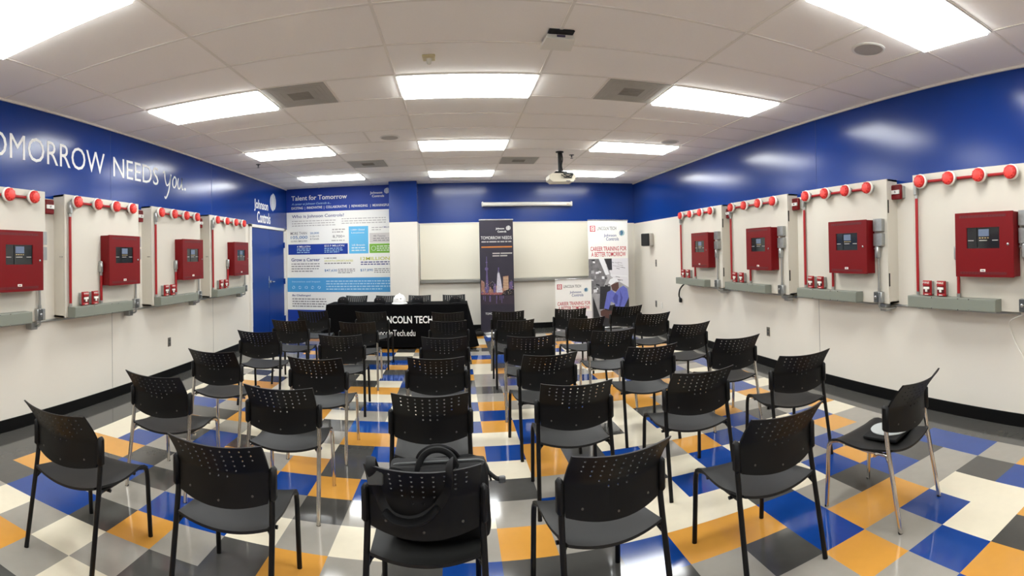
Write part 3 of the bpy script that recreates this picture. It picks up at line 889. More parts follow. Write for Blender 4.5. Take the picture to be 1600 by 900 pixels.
def plate(name, label, cat, side, y, z, mt, w_=.07, h_=.115, slots=True):
    t = thing(name, label, cat, (WL if side == 'L' else WR, y, z), ROT[side])
    m = M(); m.box(-w_ / 2, w_ / 2, -.006, 0, -h_ / 2, h_ / 2, mt, .003); m.build('plate', t)
    m = M()
    for q in (-.022, .022) if slots else (0,):
        m.box(-.018, .018, -.009, -.004, q - .014, q + .014, DKGREY if mt is not OFFW else TRIMW, .003)
    m.build('socket' if slots else 'switch', t)
PLATE = mat('brushed plate', (120, 116, 106), .4, metal=.5)
plate('wall_outlet', 'metal wall outlet low on the left wall', 'outlet', 'L', 5.81, .475, PLATE, .075, .12)
plate('wall_outlet', 'metal wall outlet low on the right wall behind second chair row', 'outlet', 'R', 5.6, .47, PLATE, .075, .12)
plate('wall_outlet', 'metal wall outlet low near the far right corner', 'outlet', 'R', 9.49, .52, PLATE, .08, .13)
plate('wall_outlet', 'white wall outlet beside the metal one near the far right corner', 'outlet', 'R', 9.2, .515, OFFW, .09, .12)
plate('light_switch', 'metal switch plate below the wall speaker', 'switch', 'R', 9.45, 1.34, PLATE, .07, .14, False)
t = thing('wall_speaker', 'black fronted grey loudspeaker on the right wall near the corner', 'speaker', (WR - .12, 9.62, 1.815), -1.02)
m = M(); m.box(-.11, .11, -.05, .10, -.135, .135, mat('grey speaker shell', (190, 186, 178), .5), .02); m.build('cabinet', t)
m = M(); m.box(-.102, .102, -.075, -.045, -.125, .125, mat('black grille cloth', (18, 18, 18), .8), .012); m.build('grille', t)
m = M(); m.box(-.03, .15, .09, .12, -.03, .03, DKGREY, .01); m.build('bracket', t)

# ------------------------------------------------------------------ chairs
def backrest_mesh():
    m = M()
    pw = .0405
    us = {-1.0, 1.0, -.9, .9}
    cols = [(k - 4) * pw / .215 for k in range(9)]
    hw = .0085 / .215
    for c in cols: us |= {round(c - hw, 5), round(c + hw, 5)}
    us = sorted(us)
    rows = [.92, .83, .74, .65, .56, .465]
    hv = .027
    vset = {0.0, .04, .12, .2, .3, .4, 1.0, .975}
    for r in rows: vset |= {round(r - hv, 5), round(r + hv, 5)}
    vv = sorted(vset)
    def surf(u, v, off):
        W = .210 + .006 * min(1, v / .2) + .002 * v
        zb = .509 + .027 * abs(u) ** 2.0
        zt = .803 + .014 * u * u
        z = zb + (zt - zb) * v
        if z < .66: y = -.19
        else: y = -.19 - .105 * ((z - .66) / .15) ** 1.25
        y -= .048 * (1 - u * u)
        if v < .12: y -= .006 * (1 - v / .12)
        return (u * W, y + off, z)
    P, F = [], []
    idx = {}
    def pid(u, v):
        k = (round(u, 5), round(v, 5))
        if k not in idx:
            idx[k] = len(P); P.append((u, v))
        return idx[k]
    def is_hole(u0, u1, v0, v1):
        uc, vc = (u0 + u1) / 2, (v0 + v1) / 2
        if abs(u1 - u0 - 2 * hw) > 1e-3 or abs(v1 - v0 - 2 * hv) > 1e-3: return False
        ci = min(range(9), key=lambda q: abs(cols[q] - uc)); ri = min(range(6), key=lambda q: abs(rows[q] - vc))
        if ri == 5 and abs(ci - 4) > 1: return False
        if ri == 4 and abs(ci - 4) > 2: return False
        if ri == 3 and abs(ci - 4) > 3: return False
        return True
    for a in range(len(us) - 1):
        for b in range(len(vv) - 1):
            u0, u1, v0, v1 = us[a], us[a + 1], vv[b], vv[b + 1]
            c = [pid(u0, v0), pid(u1, v0), pid(u1, v1), pid(u0, v1)]
            if not is_hole(u0, u1, v0, v1):
                F.append(c); continue
            uc, vc = (u0 + u1) / 2, (v0 + v1) / 2
            ru, rv = .0052 / .215, .0052 / .29
            hs = []
            for k in range(4):
                base = -3 * PI / 4 + k * PI / 2
                for dlt in (PI / 8, 3 * PI / 8):
                    an = base + dlt
                    hs.append(pid(uc + ru * math.cos(an), vc + rv * math.sin(an)))
            for k in range(4):
                F.append([c[k], c[(k + 1) % 4], hs[2 * k + 1], hs[2 * k]])
                F.append([c[k], hs[2 * k], hs[2 * k - 1]])
    A = [surf(u, v, -.0055) for u, v in P]
    Bk = [surf(u, v, .0055) for u, v in P]
    n = len(P)
    cnt = {}
    for f in F:
        for i in range(len(f)):
            e = (f[i], f[(i + 1) % len(f)])
            cnt.setdefault(tuple(sorted(e)), []).append(e)
    rim = [e[0] for e in cnt.values() if len(e) == 1]
    m.add(A + Bk, F + [[i + n for i in reversed(f)] for f in F] + [(b, a, a + n, b + n) for a, b in rim], BLKPL)
    return m

def seat_mesh():
    m = M()
    nu, nv = 14, 14
    def surf(u, v, off):
        hwid = .212 + .014 * math.sin(PI * min(1, v * 1.1) / 2)
        y = -.222 + .455 * v - .012 * (1 - u * u) * (1 - v)
        z = .437 - .034 * (1 - u * u) * (1 - .75 * v) - .006 * v
        if v > .82: z -= .03 * ((v - .82) / .18) ** 2
        if v < .1: z += .006 * (1 - v / .1)
        z += .006 * max(0, abs(u) - .8) / .2 * v
        z -= .022 * max(0, (abs(u) - .7) / .3) ** 2 * math.sin(PI * min(1, v / .95)) ** 2
        return (u * hwid, y, z + off)
    G = []
    for off in (0, -.013):
        for b in range(nv + 1):
            for a in range(nu + 1):
                G.append(surf(-1 + 2 * a / nu, b / nv, off))
    n = (nu + 1) * (nv + 1)
    F = []
    for b in range(nv):
        for a in range(nu):
            i = b * (nu + 1) + a
            q = (i, i + 1, i + nu + 2, i + nu + 1)
            F.append(q); F.append(tuple(k + n for k in reversed(q)))
    per = [a for a in range(nu + 1)] + [b * (nu + 1) + nu for b in range(1, nv + 1)] + [nv * (nu + 1) + a for a in range(nu - 1, -1, -1)] + [b * (nu + 1) for b in range(nv - 1, 0, -1)]
    for k in range(len(per)):
        p, q = per[k], per[(k + 1) % len(per)]
        F.append((p, q, q + n, p + n))
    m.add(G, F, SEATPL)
    return m
CHAIR_PARTS = {}
def make_chair(legm):
    t = thing('stacking_chair', '', 'chair')
    if 'seat' not in CHAIR_PARTS:
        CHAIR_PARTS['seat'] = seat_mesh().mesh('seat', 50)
        CHAIR_PARTS['back'] = backrest_mesh().mesh('backrest', 50)
    for nm, key in (('seat', 'seat'), ('backrest', 'back')):
        o = bpy.data.objects.new(nm, CHAIR_PARTS[key]); COL.objects.link(o); o.parent = t
    R_ = .0133
    for s in (-1, 1):
        m = M(); m.tube(bez([(s * .224, .258, 0.0), (s * .222, .245, .2), (s * .220, .236, .36), (s * .216, .216, .402), (s * .208, .17, .416)], 4), R_, legm, 12)
        m.tube([(s * .224, .2583, .0), (s * .224, .2578, .012)], .0135, BLKMT, 12); m.build('leg', t)
        m = M(); m.tube([(s * .236, -.276, 0.0), (s * .229, -.206, .405), (s * .226, -.188, .53), (s * .225, -.186, .6)], R_, legm, 12)
        m.tube([(s * .236, -.276, 0.0), (s * .2357, -.273, .012)], .0135, BLKMT, 12); m.build('leg', t)
        m = M(); m.box(s * .2315 - .0155, s * .2315 + .0155, -.212, -.166, .545, .692, BLKPL, .012, Matrix.Translation((0, 0, 0))); m.build('back_bracket', t)
    m = M()
    for s in (-1, 1):
        m.tube([(s * .208, .175, .416), (s * .195, -.02, .395), (s * .205, -.16, .40), (s * .229, -.205, .404)], R_ * .8, legm, 10)
        m.tube([(s * .229, -.2, .375), (s * .215, -.18, .398), (s * .20, -.16, .404)], .009, legm, 8)
    m.tube([(-.217, .12, .402), (.217, .12, .402)], .009, legm, 8)
    m.tube([(-.222, -.1, .388), (.222, -.1, .388)], .009, legm, 8)
    m.build('seat_frame', t)
    m = M()
    for x, z in ((-.148, .568), (0, .538), (.148, .568)):
        yy = -.19 - .048 * (1 - (x / .216) ** 2) - .0055
        m.lathe([(.0055, -.004), (.0055, .001), (.003, .0025)], mat('grey screw head', (92, 90, 86), .35, metal=.6), 10, Matrix.Translation((x, yy, z)) @ RY90)
    m.build('screw', t)
    return t
# row letter, then x, y of the middle between the feet, turn in degrees, chrome?
CH = [
    ('A1', -1.900, 2.169, 0.1, 'black'),
    ('A2', -1.025, 2.228, 3.1, 'black'),
    ('A3', -0.141, 2.175, 0.4, 'black'),
    ('A4', 0.596, 2.204, 7.5, 'black'),
    ('A5', 1.449, 2.226, 1.8, 'black'),
    ('A6', 2.310, 2.125, 9.0, 'chrome'),
    ('B1', -1.948, 3.150, 0.2, 'chrome'),
    ('B2', -1.078, 3.182, 2.4, 'chrome'),
    ('B3', -0.167, 3.154, 1.0, 'black'),
    ('B4', 0.716, 3.255, -2.8, 'black'),
    ('B5', 1.529, 3.210, -1.0, 'black'),
    ('B6', 2.395, 3.204, -6.4, 'black'),
    ('C1', -2.000, 4.115, -0.3, 'chrome'),
    ('C2', -1.092, 4.088, -0.4, 'chrome'),
    ('C3', -0.167, 4.168, 0.1, 'chrome'),
    ('C4', 0.685, 4.160, 5.5, 'black'),
    ('C5', 1.564, 4.176, 0.2, 'black'),
    ('C6', 2.376, 4.134, -3.4, 'chrome'),
    ('D1', -2.091, 5.314, 2.3, 'black'),
    ('D2', -1.174, 5.237, 3.4, 'black'),
    ('D3', -0.123, 5.127, -0.3, 'black'),
    ('D4', 0.701, 5.053, -3.3, 'chrome'),
    ('D5', 1.532, 5.116, -0.8, 'chrome'),
    ('D6', 2.402, 5.148, 1.5, 'black'),
    ('E1', -2.067, 6.297, 1.6, 'black'),
    ('E2', -1.189, 6.234, 1.8, 'chrome'),
    ('E3', -0.099, 6.307, 0.1, 'black'),
    ('E4', 0.683, 6.229, 1.3, 'black'),
    ('E5', 1.529, 6.162, 1.2, 'black'),
    ('E6', 2.399, 6.181, -0.1, 'black'),
    ('F1', -2.086, 7.393, 3.8, 'black'),
    ('F2', -1.192, 7.335, -1.8, 'black'),
    ('F3', -0.116, 7.201, -1.5, 'black'),
    ('F4', 0.721, 7.177, -5.1, 'chrome'),
    ('F5', 1.601, 7.182, -7.0, 'black'),
    ('F6', 2.399, 7.156, -1.2, 'black')]
chair_src = {'black': make_chair(BLKMT), 'chrome': make_chair(CHROME)}
for k_, r_ in chair_src.items():
    KIDS[r_.name] = list(r_.children)
chair_used = {'black': [], 'chrome': []}
ROWW = {'F': 'row nearest the covered table', 'E': 'second row from the covered table', 'D': 'third row from the covered table', 'C': 'fourth row from the covered table', 'B': 'second row from the camera', 'A': 'row nearest the camera'}
COLW = {1: 'leftmost seat', 2: 'second from left', 3: 'third from left', 4: 'third from right', 5: 'second from right', 6: 'rightmost seat'}
for code, x, y, deg, kind in CH:
    place(chair_src[kind], chair_used[kind], (x, y, 0), math.radians(deg), 'black perforated chair on %s legs, %s, %s' % (kind, ROWW[code[0]], COLW[int(code[1])]), 'rows of stacking chairs')
for k, x in enumerate((-1.97, -1.36, -.71, -.04)):
    place(chair_src['black'], chair_used['black'], (x, 9.64, 0), PI + .02 * (k - 1), 'black perforated chair behind the covered table, %s' % COLW[(1, 2, 5, 6)[k]], 'chairs behind the table')

# ------------------------------------------------------------------ black covered table
TX_, TY_, TW, TD, TH = -1.03, 8.60, 2.44, .62, .75
t = thing('display_table', 'long table under a black fitted cloth with white lettering', 'table', (TX_, TY_ + TD / 2, 0))
m = M(); m.box(-TW / 2, TW / 2, -TD / 2 + .02, TD / 2 - .02, TH - .05, TH - .008, DKGREY, .01); m.build('table_top', t)
for sx in (-1, 1):
    for sy in (-1, 1):
        m = M(); m.tube([(sx * 1.1, sy * .22, 0), (sx * 1.1, sy * .22, TH - .05)], .014, BLKMT, 10); m.build('leg', t)
cl = thing('table_cover', 'black fabric cover with LINCOLN TECH in white on long table', 'tablecloth', (TX_, TY_ + TD / 2, 0))
m = M()
N = 96
def cloth_ring(h):
    """outline of the cover at drop h: folds grow towards the floor and the corners flare"""
    pts = []
    per = 2 * (TW + TD)
    for k in range(N):
        d_ = per * k / N
        if d_ < TW: x, y, nx, ny = -TW / 2 + d_, -TD / 2, 0, -1
        elif d_ < TW + TD: x, y, nx, ny = TW / 2, -TD / 2 + d_ - TW, 1, 0
        elif d_ < 2 * TW + TD: x, y, nx, ny = TW / 2 - (d_ - TW - TD), TD / 2, 0, 1
        else: x, y, nx, ny = -TW / 2, TD / 2 - (d_ - 2 * TW - TD), -1, 0
        cor = math.exp(-min(abs(abs(x) - TW / 2) + abs(abs(y) - TD / 2), 1) * 9)
        w_ = h * (.012 + .010 * math.sin(d_ * 11.3) + .006 * math.sin(d_ * 23 + 1)) + h * cor * .085
        if nx: w_ += h * .07
        pts.append((x + nx * w_ + (x / (TW / 2)) * cor * h * .05, y + ny * w_ + (y / (TD / 2)) * cor * h * .03))
    return pts
vs, fs = [], []
hs = [0, .03, .15, .35, .6, .85, 1]
for h in hs:
    z = TH + .004 - (TH - .035) * h if h else TH + .006
    for x, y in cloth_ring(h):
        vs.append((x, y, z))
for a in range(len(hs) - 1):
    for k in range(N):
        fs.append((a * N + k, a * N + (k + 1) % N, (a + 1) * N + (k + 1) % N, (a + 1) * N + k))
fs.append(tuple(range(N)))
m.add(vs, fs, CLOTH); m.build('cloth', cl, smooth=50)
letters(cl, 'LINCOLN TECH', -.247, .621, .445, .568, -TD / 2 - .026, INK, .02, .002)
letters(cl, 'LincolnTech.edu', -.345, .325, .232, .335, -TD / 2 - .030, INK, 0, .002)
# caps and a hard hat on the table
cpp = thing('baseball_hat', '', 'cap')
m = M(); m.lathe([(.105, 0), (.107, .03), (.098, .075), (.07, .108), (.03, .122), (0, .125)], CAPB, 20, Matrix.Diagonal((.95, 1.1, 1, 1))); m.build('crown', cpp)
m = M()
br = []
for k in range(13):
    a = PI + PI * k / 12
    br.append((.092 * math.cos(a), .10 * math.sin(a)))
out = [(.098 * math.cos(PI + PI * k / 12), .10 * math.sin(PI + PI * k / 12) + .105 * math.sin(PI + PI * k / 12) * abs(math.sin(PI * k / 12)) ** .5) for k in range(13)]
vs = [(x, y, .02 - 1.3 * x * x) for x, y in br] + [(x, y, .008 - 1.0 * x * x + .0) for x, y in out]
vs += [(x, y, z - .006) for x, y, z in vs]
F = []
for k in range(12):
    F += [(k, k + 1, 13 + k + 1, 13 + k), (26 + k, 39 + k, 39 + k + 1, 26 + k + 1), (13 + k, 14 + k, 40 + k, 39 + k), (k, 26 + k, 27 + k, k + 1)]
m.add([(x, y, z + .006) for x, y, z in vs], F, CAPB); m.build('brim', cpp)
m = M(); m.lathe([(.008, .122), (.006, .128), (0, .129)], CAPB, 10); m.build('button', cpp)
m = M(); m.box(-.03, .03, -.113, -.105, .052, .062, mat('cap stitching', (150, 110, 110), .6), 0, Matrix.Rotation(-.25, 4, 'X')); m.build('emblem', cpp)
used = []
for k, x in enumerate((-2.0, -1.345, -.675, -.02)):
    place(cpp, used, (x, 8.84, TH + .006), (.06, 0, -.05, .1)[k], 'black cap on the covered table, %s' % ('leftmost', 'just left of the white hard hat', 'just right of the white hard hat', 'rightmost')[k], 'black caps on the table')
t = thing('hard_hat', 'white hard hat in the middle of the black covered table', 'hard hat', (-.985, 8.78, TH + .006))
m = M(); m.lathe([(.118, .015), (.118, .05), (.108, .1), (.082, .14), (.045, .162), (0, .168)], HATW, 28, Matrix.Diagonal((.95, 1.12, 1, 1))); m.tube(bez([(0, -.125, .05), (0, -.1, .125), (0, 0, .17), (0, .1, .125), (0, .125, .05)]), .016, HATW, 8); m.build('shell', t)
m = M(); m.lathe([(.112, .0), (.142, .004), (.145, .012), (.118, .03)], HATW, 28, Matrix.Diagonal((.95, 1.12, 1, 1))); m.build('brim', t)
m = M(); m.box(-.04, .012, -.135, -.128, .07, .075, TXTG, 0, Matrix.Rotation(-.15, 4, 'X')); m.box(.02, .045, -.133, -.128, .07, .09, TXTG, .004, Matrix.Rotation(-.15, 4, 'X')); m.build('emblem', t)

# ------------------------------------------------------------------ standing banners
def banner(name, label, x, y, wd, zt, z0, rz=0.0):
    t = thing(name, label, 'banner', (x, y, 0), rz, 'standing banners')
    m = M(); m.box(-.02, wd + .02, -.06, .06, .0, .045, SILVER, .015); m.box(.08, .2, -.14, .14, 0, .012, SILVER, .004); m.box(wd - .2, wd - .08, -.14, .14, 0, .012, SILVER, .004); m.build('base', t)
    m = M(); m.tube([(wd / 2, .03, .04), (wd / 2, .03, zt + .012)], .01, SILVER, 10); m.build('pole', t)
    m = M(); m.box(-.006, wd + .006, -.012, .012, zt - .005, zt + .022, SILVER, .005); m.build('top_rail', t)
    return t
DARKP = mat('night sky print', (42, 38, 52), .4, var=.3, scale=3)
ORANGE = mat('orange print line', (196, 120, 50), .5)
# dark skyline banner
bw, bt = .675, 2.262
t = banner('dark_banner', 'tall dark standing banner with night city skyline', .475, 10.1, bw, bt, 0)
m = M(); m.box(0, bw, -.003, .001, .03, bt, DARKP); sh = m.build('print_sheet', t, smooth=0)
def bx(px): return (px - 42) / 258 * bw
def bz_(py): return bt - (py - 40) / 388
def sheet_poly(m, pts, mt, fx, fz, k=1):
    m.poly([(fx(a), fz(b)) for a, b in pts], -.0034 - .0006 * k, -.0028, mt)
letters(sh, 'Johnson', bx(168), bx(232), bz_(116), bz_(98), -.0045, INK, .01, .001); letters(sh, 'Controls', bx(182), bx(248), bz_(136), bz_(120), -.0045, INK, .01, .001)
m = M(); globe_into(m, bx(264), bz_(102), .048, -.0045, INK); m.build('globe_mark', sh, smooth=0)
letters(sh, 'TOMORROW NEEDS', bx(54), bx(288), bz_(188), bz_(164), -.0045, INK, -.004, .001)
m = M()
for k, (a, b) in enumerate(((58, 92), (97, 112), (118, 172), (178, 196), (202, 232), (238, 256), (262, 286))): m.box(bx(a), bx(b), -.0045, -.003, bz_(211), bz_(202), TXTL)
m.build('fine_print', sh, smooth=0)
m = M()
for a, b, y_ in ((140, 196, 292), (202, 290, 292), (140, 192, 311), (198, 252, 311)): m.box(bx(a), bx(b), -.0045, -.003, bz_(y_ + 9), bz_(y_), TXTL)
m.build('fine_print', sh, smooth=0)
letters(sh, 'TOMORROW', bx(78), bx(190), bz_(768), bz_(752), -.0045, INK, 0, .001)
m = M(); m.box(bx(56), bx(290), -.0045, -.003, bz_(252), bz_(242), ORANGE); m.build('line', sh, smooth=0)
m = M()
SK = [mat('violet tower print', (98, 84, 128), .5, var=.5, scale=30), mat('amber lit tower print', (150, 108, 92), .5, var=.6, scale=40), mat('pale lit tower print', (190, 186, 196), .5, var=.4, scale=40), mat('water print', (52, 42, 54), .4, var=.3, scale=9), mat('dark shore print', (26, 22, 26), .5), mat('pink glow print', (150, 84, 84), .5)]
LAMPP = mat('window light print', (232, 206, 160), .5)
sheet_poly(m, [(48, 690), (298, 690), (298, 618), (48, 612)], SK[3], bx, bz_)
sheet_poly(m, [(48, 614), (298, 622), (298, 575), (250, 560), (215, 585), (150, 596), (90, 590), (48, 560)], SK[5], bx, bz_)
sheet_poly(m, [(80, 600), (108, 600), (98, 450), (96, 320), (92, 320), (90, 450)], SK[0], bx, bz_, 2)
m.poly([(bx(92) + .034 * math.cos(2 * PI * k / 18), bz_(415) + .034 * math.sin(2 * PI * k / 18)) for k in range(18)], -.005, -.003, SK[0])
m.poly([(bx(93) + .018 * math.cos(2 * PI * k / 18), bz_(365) + .018 * math.sin(2 * PI * k / 18)) for k in range(18)], -.005, -.003, SK[0])
m.poly([(bx(92) + .05 * math.cos(2 * PI * k / 18), bz_(568) + .035 * math.sin(2 * PI * k / 18)) for k in range(18)], -.005, -.003, SK[0])
sheet_poly(m, [(165, 598), (212, 598), (200, 500), (190, 450), (180, 428), (174, 455), (170, 510)], SK[2], bx, bz_, 2)
sheet_poly(m, [(178, 445), (188, 445), (187, 405), (180, 405)], SK[0], bx, bz_, 2)
sheet_poly(m, [(216, 590), (258, 590), (258, 470), (216, 476)], SK[1], bx, bz_, 2)
sheet_poly(m, [(262, 590), (290, 590), (288, 512), (264, 520)], SK[0], bx, bz_, 2)
sheet_poly(m, [(48, 590), (76, 590), (74, 515), (50, 500)], SK[1], bx, bz_, 2)
sheet_poly(m, [(144, 596), (162, 596), (160, 530), (146, 532)], SK[0], bx, bz_, 2)
sheet_poly(m, [(100, 600), (140, 600), (136, 575), (118, 562), (102, 570)], SK[1], bx, bz_, 2)
for k in range(16):
    a_ = 50 + k * 15.3; h_ = rnd.uniform(18, 70)
    sheet_poly(m, [(a_, 600), (a_ + 12, 600), (a_ + 12, 600 - h_), (a_, 600 - h_)], (SK[0], SK[1], SK[4])[k % 3], bx, bz_, 1.5)
for k in range(110):
    a_ = rnd.uniform(50, 292); b_ = rnd.uniform(505, 612)
    m.box(bx(a_), bx(a_ + 3), -.0056, -.004, bz_(b_ + 3), bz_(b_), (SK[2], LAMPP, SK[5])[k % 3])
for k in range(16):
    m.box(bx(218), bx(256), -.0056, -.004, bz_(482 + k * 6.4), bz_(480 + k * 6.4), LAMPP)
for k in range(9):                              # long reflections on the water
    a_ = rnd.uniform(60, 280)
    m.box(bx(a_), bx(a_ + 5), -.0044, -.003, bz_(rnd.uniform(640, 685)), bz_(622), SK[0])
sheet_poly(m, [(200, 622), (298, 624), (298, 580), (262, 568), (236, 585), (215, 600)], SK[4], bx, bz_, 3)
m.build('skyline_picture', sh, smooth=0)

MAROON = mat('crimson print', (186, 34, 52), .5)
NAVYB = mat('navy mark print', (30, 60, 130), .5)
TEALM = mat('teal mark print', (90, 170, 170), .5)
PH = [mat('grey machinery print', (120, 118, 120), .5, var=.75, scale=11), mat('pale sky print', (226, 224, 228), .5), mat('charcoal print', (44, 44, 48), .5, var=.5, scale=16), mat('blue shirt print', (104, 112, 196), .5, var=.15, scale=20), mat('skin print', (92, 62, 56), .5), mat('hat print', (236, 236, 238), .5), mat('shirt fold print', (74, 80, 156), .5), mat('grey wall print', (172, 170, 172), .5, var=.45, scale=8)]
def training_banner(t, wd, zt, k_):
    """white top with two marks and a crimson slogan over a picture of a worker in a hard hat"""
    u = lambda p: (p - 50) / 325 * wd
    v = lambda p: zt - (p - 34) / 375 * k_
    m = M(); m.box(0, wd, -.003, .001, .03, zt, PRWHITE); sh = m.build('print_sheet', t, smooth=0)
    m = M()
    m.poly([(u(66), v(120)), (u(109), v(120)), (u(109), v(73)), (u(66), v(73))], -.0042, -.0028, MAROON)
    e = -.0052
    for a, b, c, d_ in ((74, 80, 79, 100), (74, 80, 95, 114), (80, 102, 79, 84), (84, 102, 108, 114), (96, 102, 84, 108), (84, 92, 90, 104)):
        m.box(u(a), u(b), e, -.004, v(d_), v(c), PRWHITE)
    m.build('square_mark', sh, smooth=0)
    letters(sh, 'LINCOLN TECH', u(124), u(280), v(108), v(82), -.0042, DKGREY, .006, .001)
    letters(sh, 'Johnson', u(178), u(280), v(166), v(138), -.0042, NAVYB, .006, .001); letters(sh, 'Controls', u(196), u(300), v(190), v(164), -.0042, NAVYB, .006, .001)
    letters(sh, 'CAREER TRAINING FOR', u(68), u(362), v(270), v(236), -.0042, MAROON, .012, .001); letters(sh, 'A BETTER TOMORROW', u(74), u(356), v(314), v(278), -.0042, MAROON, .012, .001)
    m = M(); globe_into(m, u(326), v(132), .062 * k_ * wd / .85, -.0042, TEALM); globe_into(m, u(322), v(130), .05 * k_ * wd / .85, -.0046, NAVYB); m.build('globe_mark', sh, smooth=0)
    m = M()
    lo = max(.05, v(800))
    q = lambda pts, mt, k: m.poly([(max(0, min(wd, u(a))), max(.045, v(b))) for a, b in pts], -.0030 - .0005 * k, -.0026, mt)
    q([(50, 860), (375, 860), (375, 330), (50, 330)], PH[7], 1)
    q([(50, 600), (140, 600), (200, 480), (140, 330), (50, 330)], PH[0], 2)
    q([(175, 330), (375, 330), (375, 560), (230, 470), (215, 400)], PH[1], 2)
    pr_ = random.Random(5)
    for k in range(46):                         # clutter of machinery behind the worker
        a_, b_ = pr_.uniform(56, 205), pr_.uniform(338, 640)
        w_, h_, sl = pr_.uniform(6, 30), pr_.uniform(5, 26), pr_.uniform(-8, 8)
        q([(a_, b_), (a_ + w_, b_ + sl), (a_ + w_, b_ + h_ + sl), (a_, b_ + h_)], PH[(7, 2, 5, 0)[k % 4]], 2.2 + .01 * k)
    for k in range(12):                         # ducts and rails high up
        a_, b_ = pr_.uniform(222, 330), pr_.uniform(335, 500)
        w_ = pr_.uniform(18, 45)
        q([(a_, b_), (a_ + w_, b_ + 8), (a_ + w_, b_ + 12), (a_, b_ + 4)], PH[(7, 0)[k % 2]], 2.2 + .01 * k)
    q([(132, 330), (176, 330), (215, 452), (186, 458)], PH[5], 3)
    q([(176, 330), (238, 330), (240, 420), (212, 420)], PH[2], 3)
    q([(225, 455), (365, 468), (365, 476), (225, 463)], PH[5], 3)
    q([(140, 545), (225, 545), (218, 720), (130, 720)], PH[2], 3)
    q([(80, 620), (140, 800), (80, 820)], PH[2], 4)
    q([(130, 860), (375, 860), (375, 640), (330, 600), (250, 690), (180, 700)], PH[2], 3)
    q([(196, 590), (232, 575), (262, 600), (300, 560), (330, 545), (362, 570), (372, 640), (330, 720), (270, 735), (255, 680), (225, 665), (205, 725), (168, 715)], PH[3], 5)
    q([(262, 600), (285, 620), (275, 690), (255, 680), (240, 640)], PH[6], 6)
    q([(300, 575), (322, 640), (300, 715), (285, 720), (305, 640)], PH[6], 6)
    q([(225, 535), (290, 515), (292, 560), (270, 590), (240, 578)], PH[4], 6)
    q([(138, 735), (165, 722), (205, 735), (260, 738), (255, 790), (200, 795), (140, 770)], PH[4], 6)
    q([(206, 520), (222, 492), (250, 480), (280, 490), (292, 515), (270, 512), (228, 538)], PH[5], 7)
    m.build('worker_picture', sh, smooth=0)
b3w = .862
t = banner('tall_white_banner', 'tall white standing banner with worker picture beside the far right corner', 2.69, 10.1, b3w, 2.235, 0)
training_banner(t, b3w, 2.235, 1.0)
t = banner('short_white_banner', 'half-raised white standing banner in front of the tall one', 1.925, 9.8, .735, 1.05, 0)
training_banner(t, .735, 1.05, .80)

# things on the floor by the dark banner
t = thing('paper_sheet', 'white paper lying on the floor at the dark banner foot', 'paper', (.73, 9.84, .001), .15)
m = M(); m.box(-.16, .16, -.1, .1, 0, .004, PRWHITE); m.build('sheet', t, smooth=0)
t = thing('black_pouch', 'small black pouch on the floor beside the table cover', 'pouch', (.42, 9.9, 0), .3)
m = M(); m.box(-.1, .1, -.06, .06, 0, .09, BAGM, .03); m.build('body', t)
m = M(); m.tube(bez([(-.06, 0, .085), (-.03, 0, .13), (.03, 0, .13), (.06, 0, .085)]), .008, BAGS, 8); m.build('handle', t)

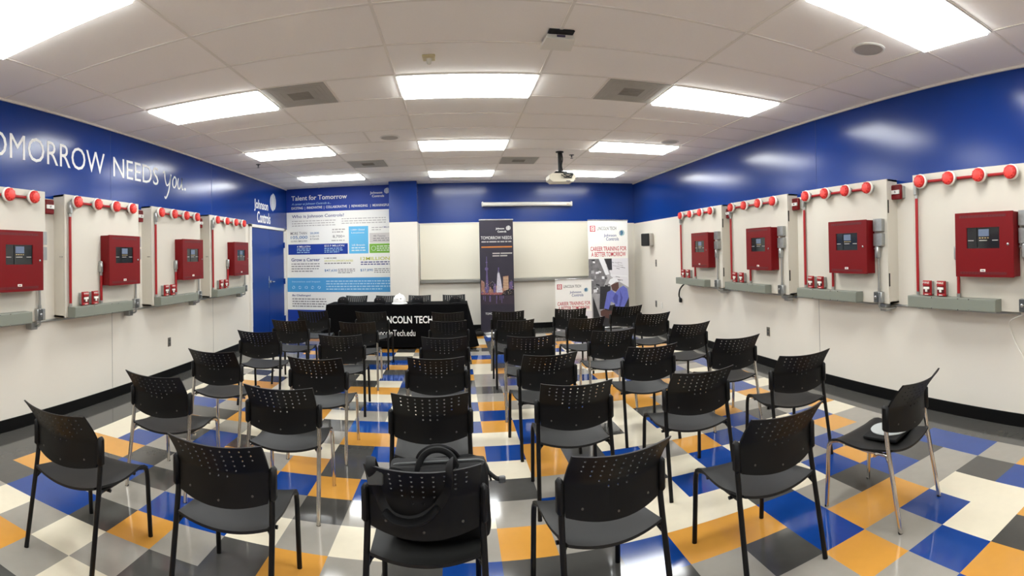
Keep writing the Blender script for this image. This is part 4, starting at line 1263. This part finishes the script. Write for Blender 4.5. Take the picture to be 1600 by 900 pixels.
# ------------------------------------------------------------------ briefcase on the middle near chair
def bag_at(x, y):
    t = thing('briefcase', 'black nylon briefcase on the middle near chair, strap over its backrest', 'briefcase', (x, y, .425))
    R_ = Matrix.Translation((0, 0, 0)) @ Matrix.Rotation(.16, 4, 'X') @ Matrix.Rotation(math.radians(-3), 4, 'Y')
    m = M()
    # soft body: rounded box with bulging faces
    nu, nz = 16, 12
    for sgn in (1,):
        vs, fs = [], []
        for k in range(nz + 1):
            v = k / nz
            for a in range(40):
                an = 2 * PI * a / 40
                ca, sa = math.cos(an), math.sin(an)
                ex = .22
                px = .205 * math.copysign(abs(ca) ** ex, ca)
                py = (.062 + .014 * math.sin(PI * v)) * math.copysign(abs(sa) ** .5, sa)
                sq = 1 - .05 * max(0, (v - .8) / .2) ** 2 - .04 * max(0, (.12 - v) / .12)
                z = .312 * v + .006 * math.sin(3 * px * 20) * v
                vs.append((px * sq, py * (1 - .35 * max(0, (v - .75) / .25) ** 2), z))
        for k in range(nz):
            for a in range(40):
                fs.append((k * 40 + a, k * 40 + (a + 1) % 40, (k + 1) * 40 + (a + 1) % 40, (k + 1) * 40 + a))
        fs += [tuple(range(40)), tuple(nz * 40 + a for a in range(40))]
        m.add(vs, fs, BAGM, R_)
    m.build('body', t, smooth=60)
    m = M(); m.box(-.17, .17, .06, .092, .03, .21, BAGM, .02, R_); m.build('front_pocket', t)
    m = M(); m.tube([tuple(R_ @ Vector(p)) for p in bez([(-.2, -.01, .24), (-.19, -.01, .307), (-.1, -.01, .319), (.1, -.01, .319), (.19, -.01, .307), (.215, -.01, .22)])], .005, DKGREY, 6); m.build('zipper', t)
    for dy in (-.03, .03):
        m = M(); m.tube([tuple(R_ @ Vector(p)) for p in bez([(-.085, dy * 1.4, .26), (-.08, dy * 1.2, .31), (-.058, dy * .6, .35), (-.022, dy * .4, .372), (.022, dy * .4, .372), (.058, dy * .6, .35), (.08, dy * 1.2, .31), (.09, dy * 1.4, .26)])], .0085, BAGS, 8, flat=1.6); m.build('handle', t)
    m = M(); m.tube([tuple(R_ @ Vector(p)) for p in bez([(.205, -.01, .26), (.235, -.02, .235), (.255, -.02, .23)])], .009, BAGS, 8)
    m.box(.245, .275, -.03, -.01, .212, .24, DKGREY, .005, R_); m.build('clip', t)
    # shoulder strap: over the backrest's top edge, down its rear and up again
    ox, oy = CH[2][1] - x, CH[2][2] - y
    def rear(cx_, z_, off=.012):
        u_ = cx_ / .216
        yy = -.19 if z_ < .66 else -.19 - .105 * ((z_ - .66) / .15) ** 1.25
        return (cx_ + ox, yy - .048 * (1 - u_ * u_) - .0055 - off + oy, z_ - .425)
    def free(cx_, y_, z_): return (cx_ + ox, y_ + oy, z_ - .425)
    path = [free(-.19, -.13, .70), free(-.195, -.22, .79), free(-.19, -.285, .832), rear(-.185, .80), rear(-.178, .73), rear(-.168, .66), rear(-.135, .605), rear(-.085, .585), rear(-.02, .592), rear(.045, .63), rear(.085, .69), rear(.098, .75), rear(.102, .80), free(.105, -.315, .835), free(.11, -.24, .80), free(.12, -.15, .745)]
    m = M(); pts = bez(path, 5); m.tube(pts, .0045, BAGS, 10, flat=4.2); m.build('strap', t)
    m = M(); pts = bez([rear(-.15, .615, .02), rear(-.11, .588, .022), rear(-.05, .583, .022), rear(.01, .602, .022), rear(.06, .645, .02)], 6); m.tube(pts, [.006] + [.012] * (len(pts) - 2) + [.006], BAGM, 10, flat=2.2); m.build('shoulder_pad', t)
    q = rear(-.172, .765, .02)
    m = M(); m.box(q[0] - .03, q[0] + .03, q[1] - .006, q[1] + .008, q[2] - .028, q[2] + .028, DKGREY, .005); m.build('buckle', t)
    return t
bag_at(-.075, CH[2][2] - .02)

# folder and round disc on the rightmost near chair
c6 = CH[5]
a6 = math.radians(c6[3])
def by6(dx, dy): return (c6[1] + dx * math.cos(a6) - dy * math.sin(a6), c6[2] + dx * math.sin(a6) + dy * math.cos(a6))
px_, py_ = by6(.045, -.035)
t = thing('black_folder', 'flat black folder on the rightmost near chair', 'folder', (px_, py_, .424), a6 + .15)
m = M(); m.box(-.15, .15, -.11, .11, 0, .022, BAGM, .006); m.build('cover', t)
m = M(); m.box(-.145, .148, -.105, .106, .006, .016, PRWHITE); m.build('pages', t)
t = thing('round_disc', 'pale grey round disc lying on the black folder on a chair', 'disc', (px_, py_, .447), a6)
m = M(); m.lathe([(.113, 0), (.115, .004), (.111, .008), (.1, .006), (.0, .006)], mat('pale grey plastic', (172, 176, 175), .4), 40); m.build('plate', t)
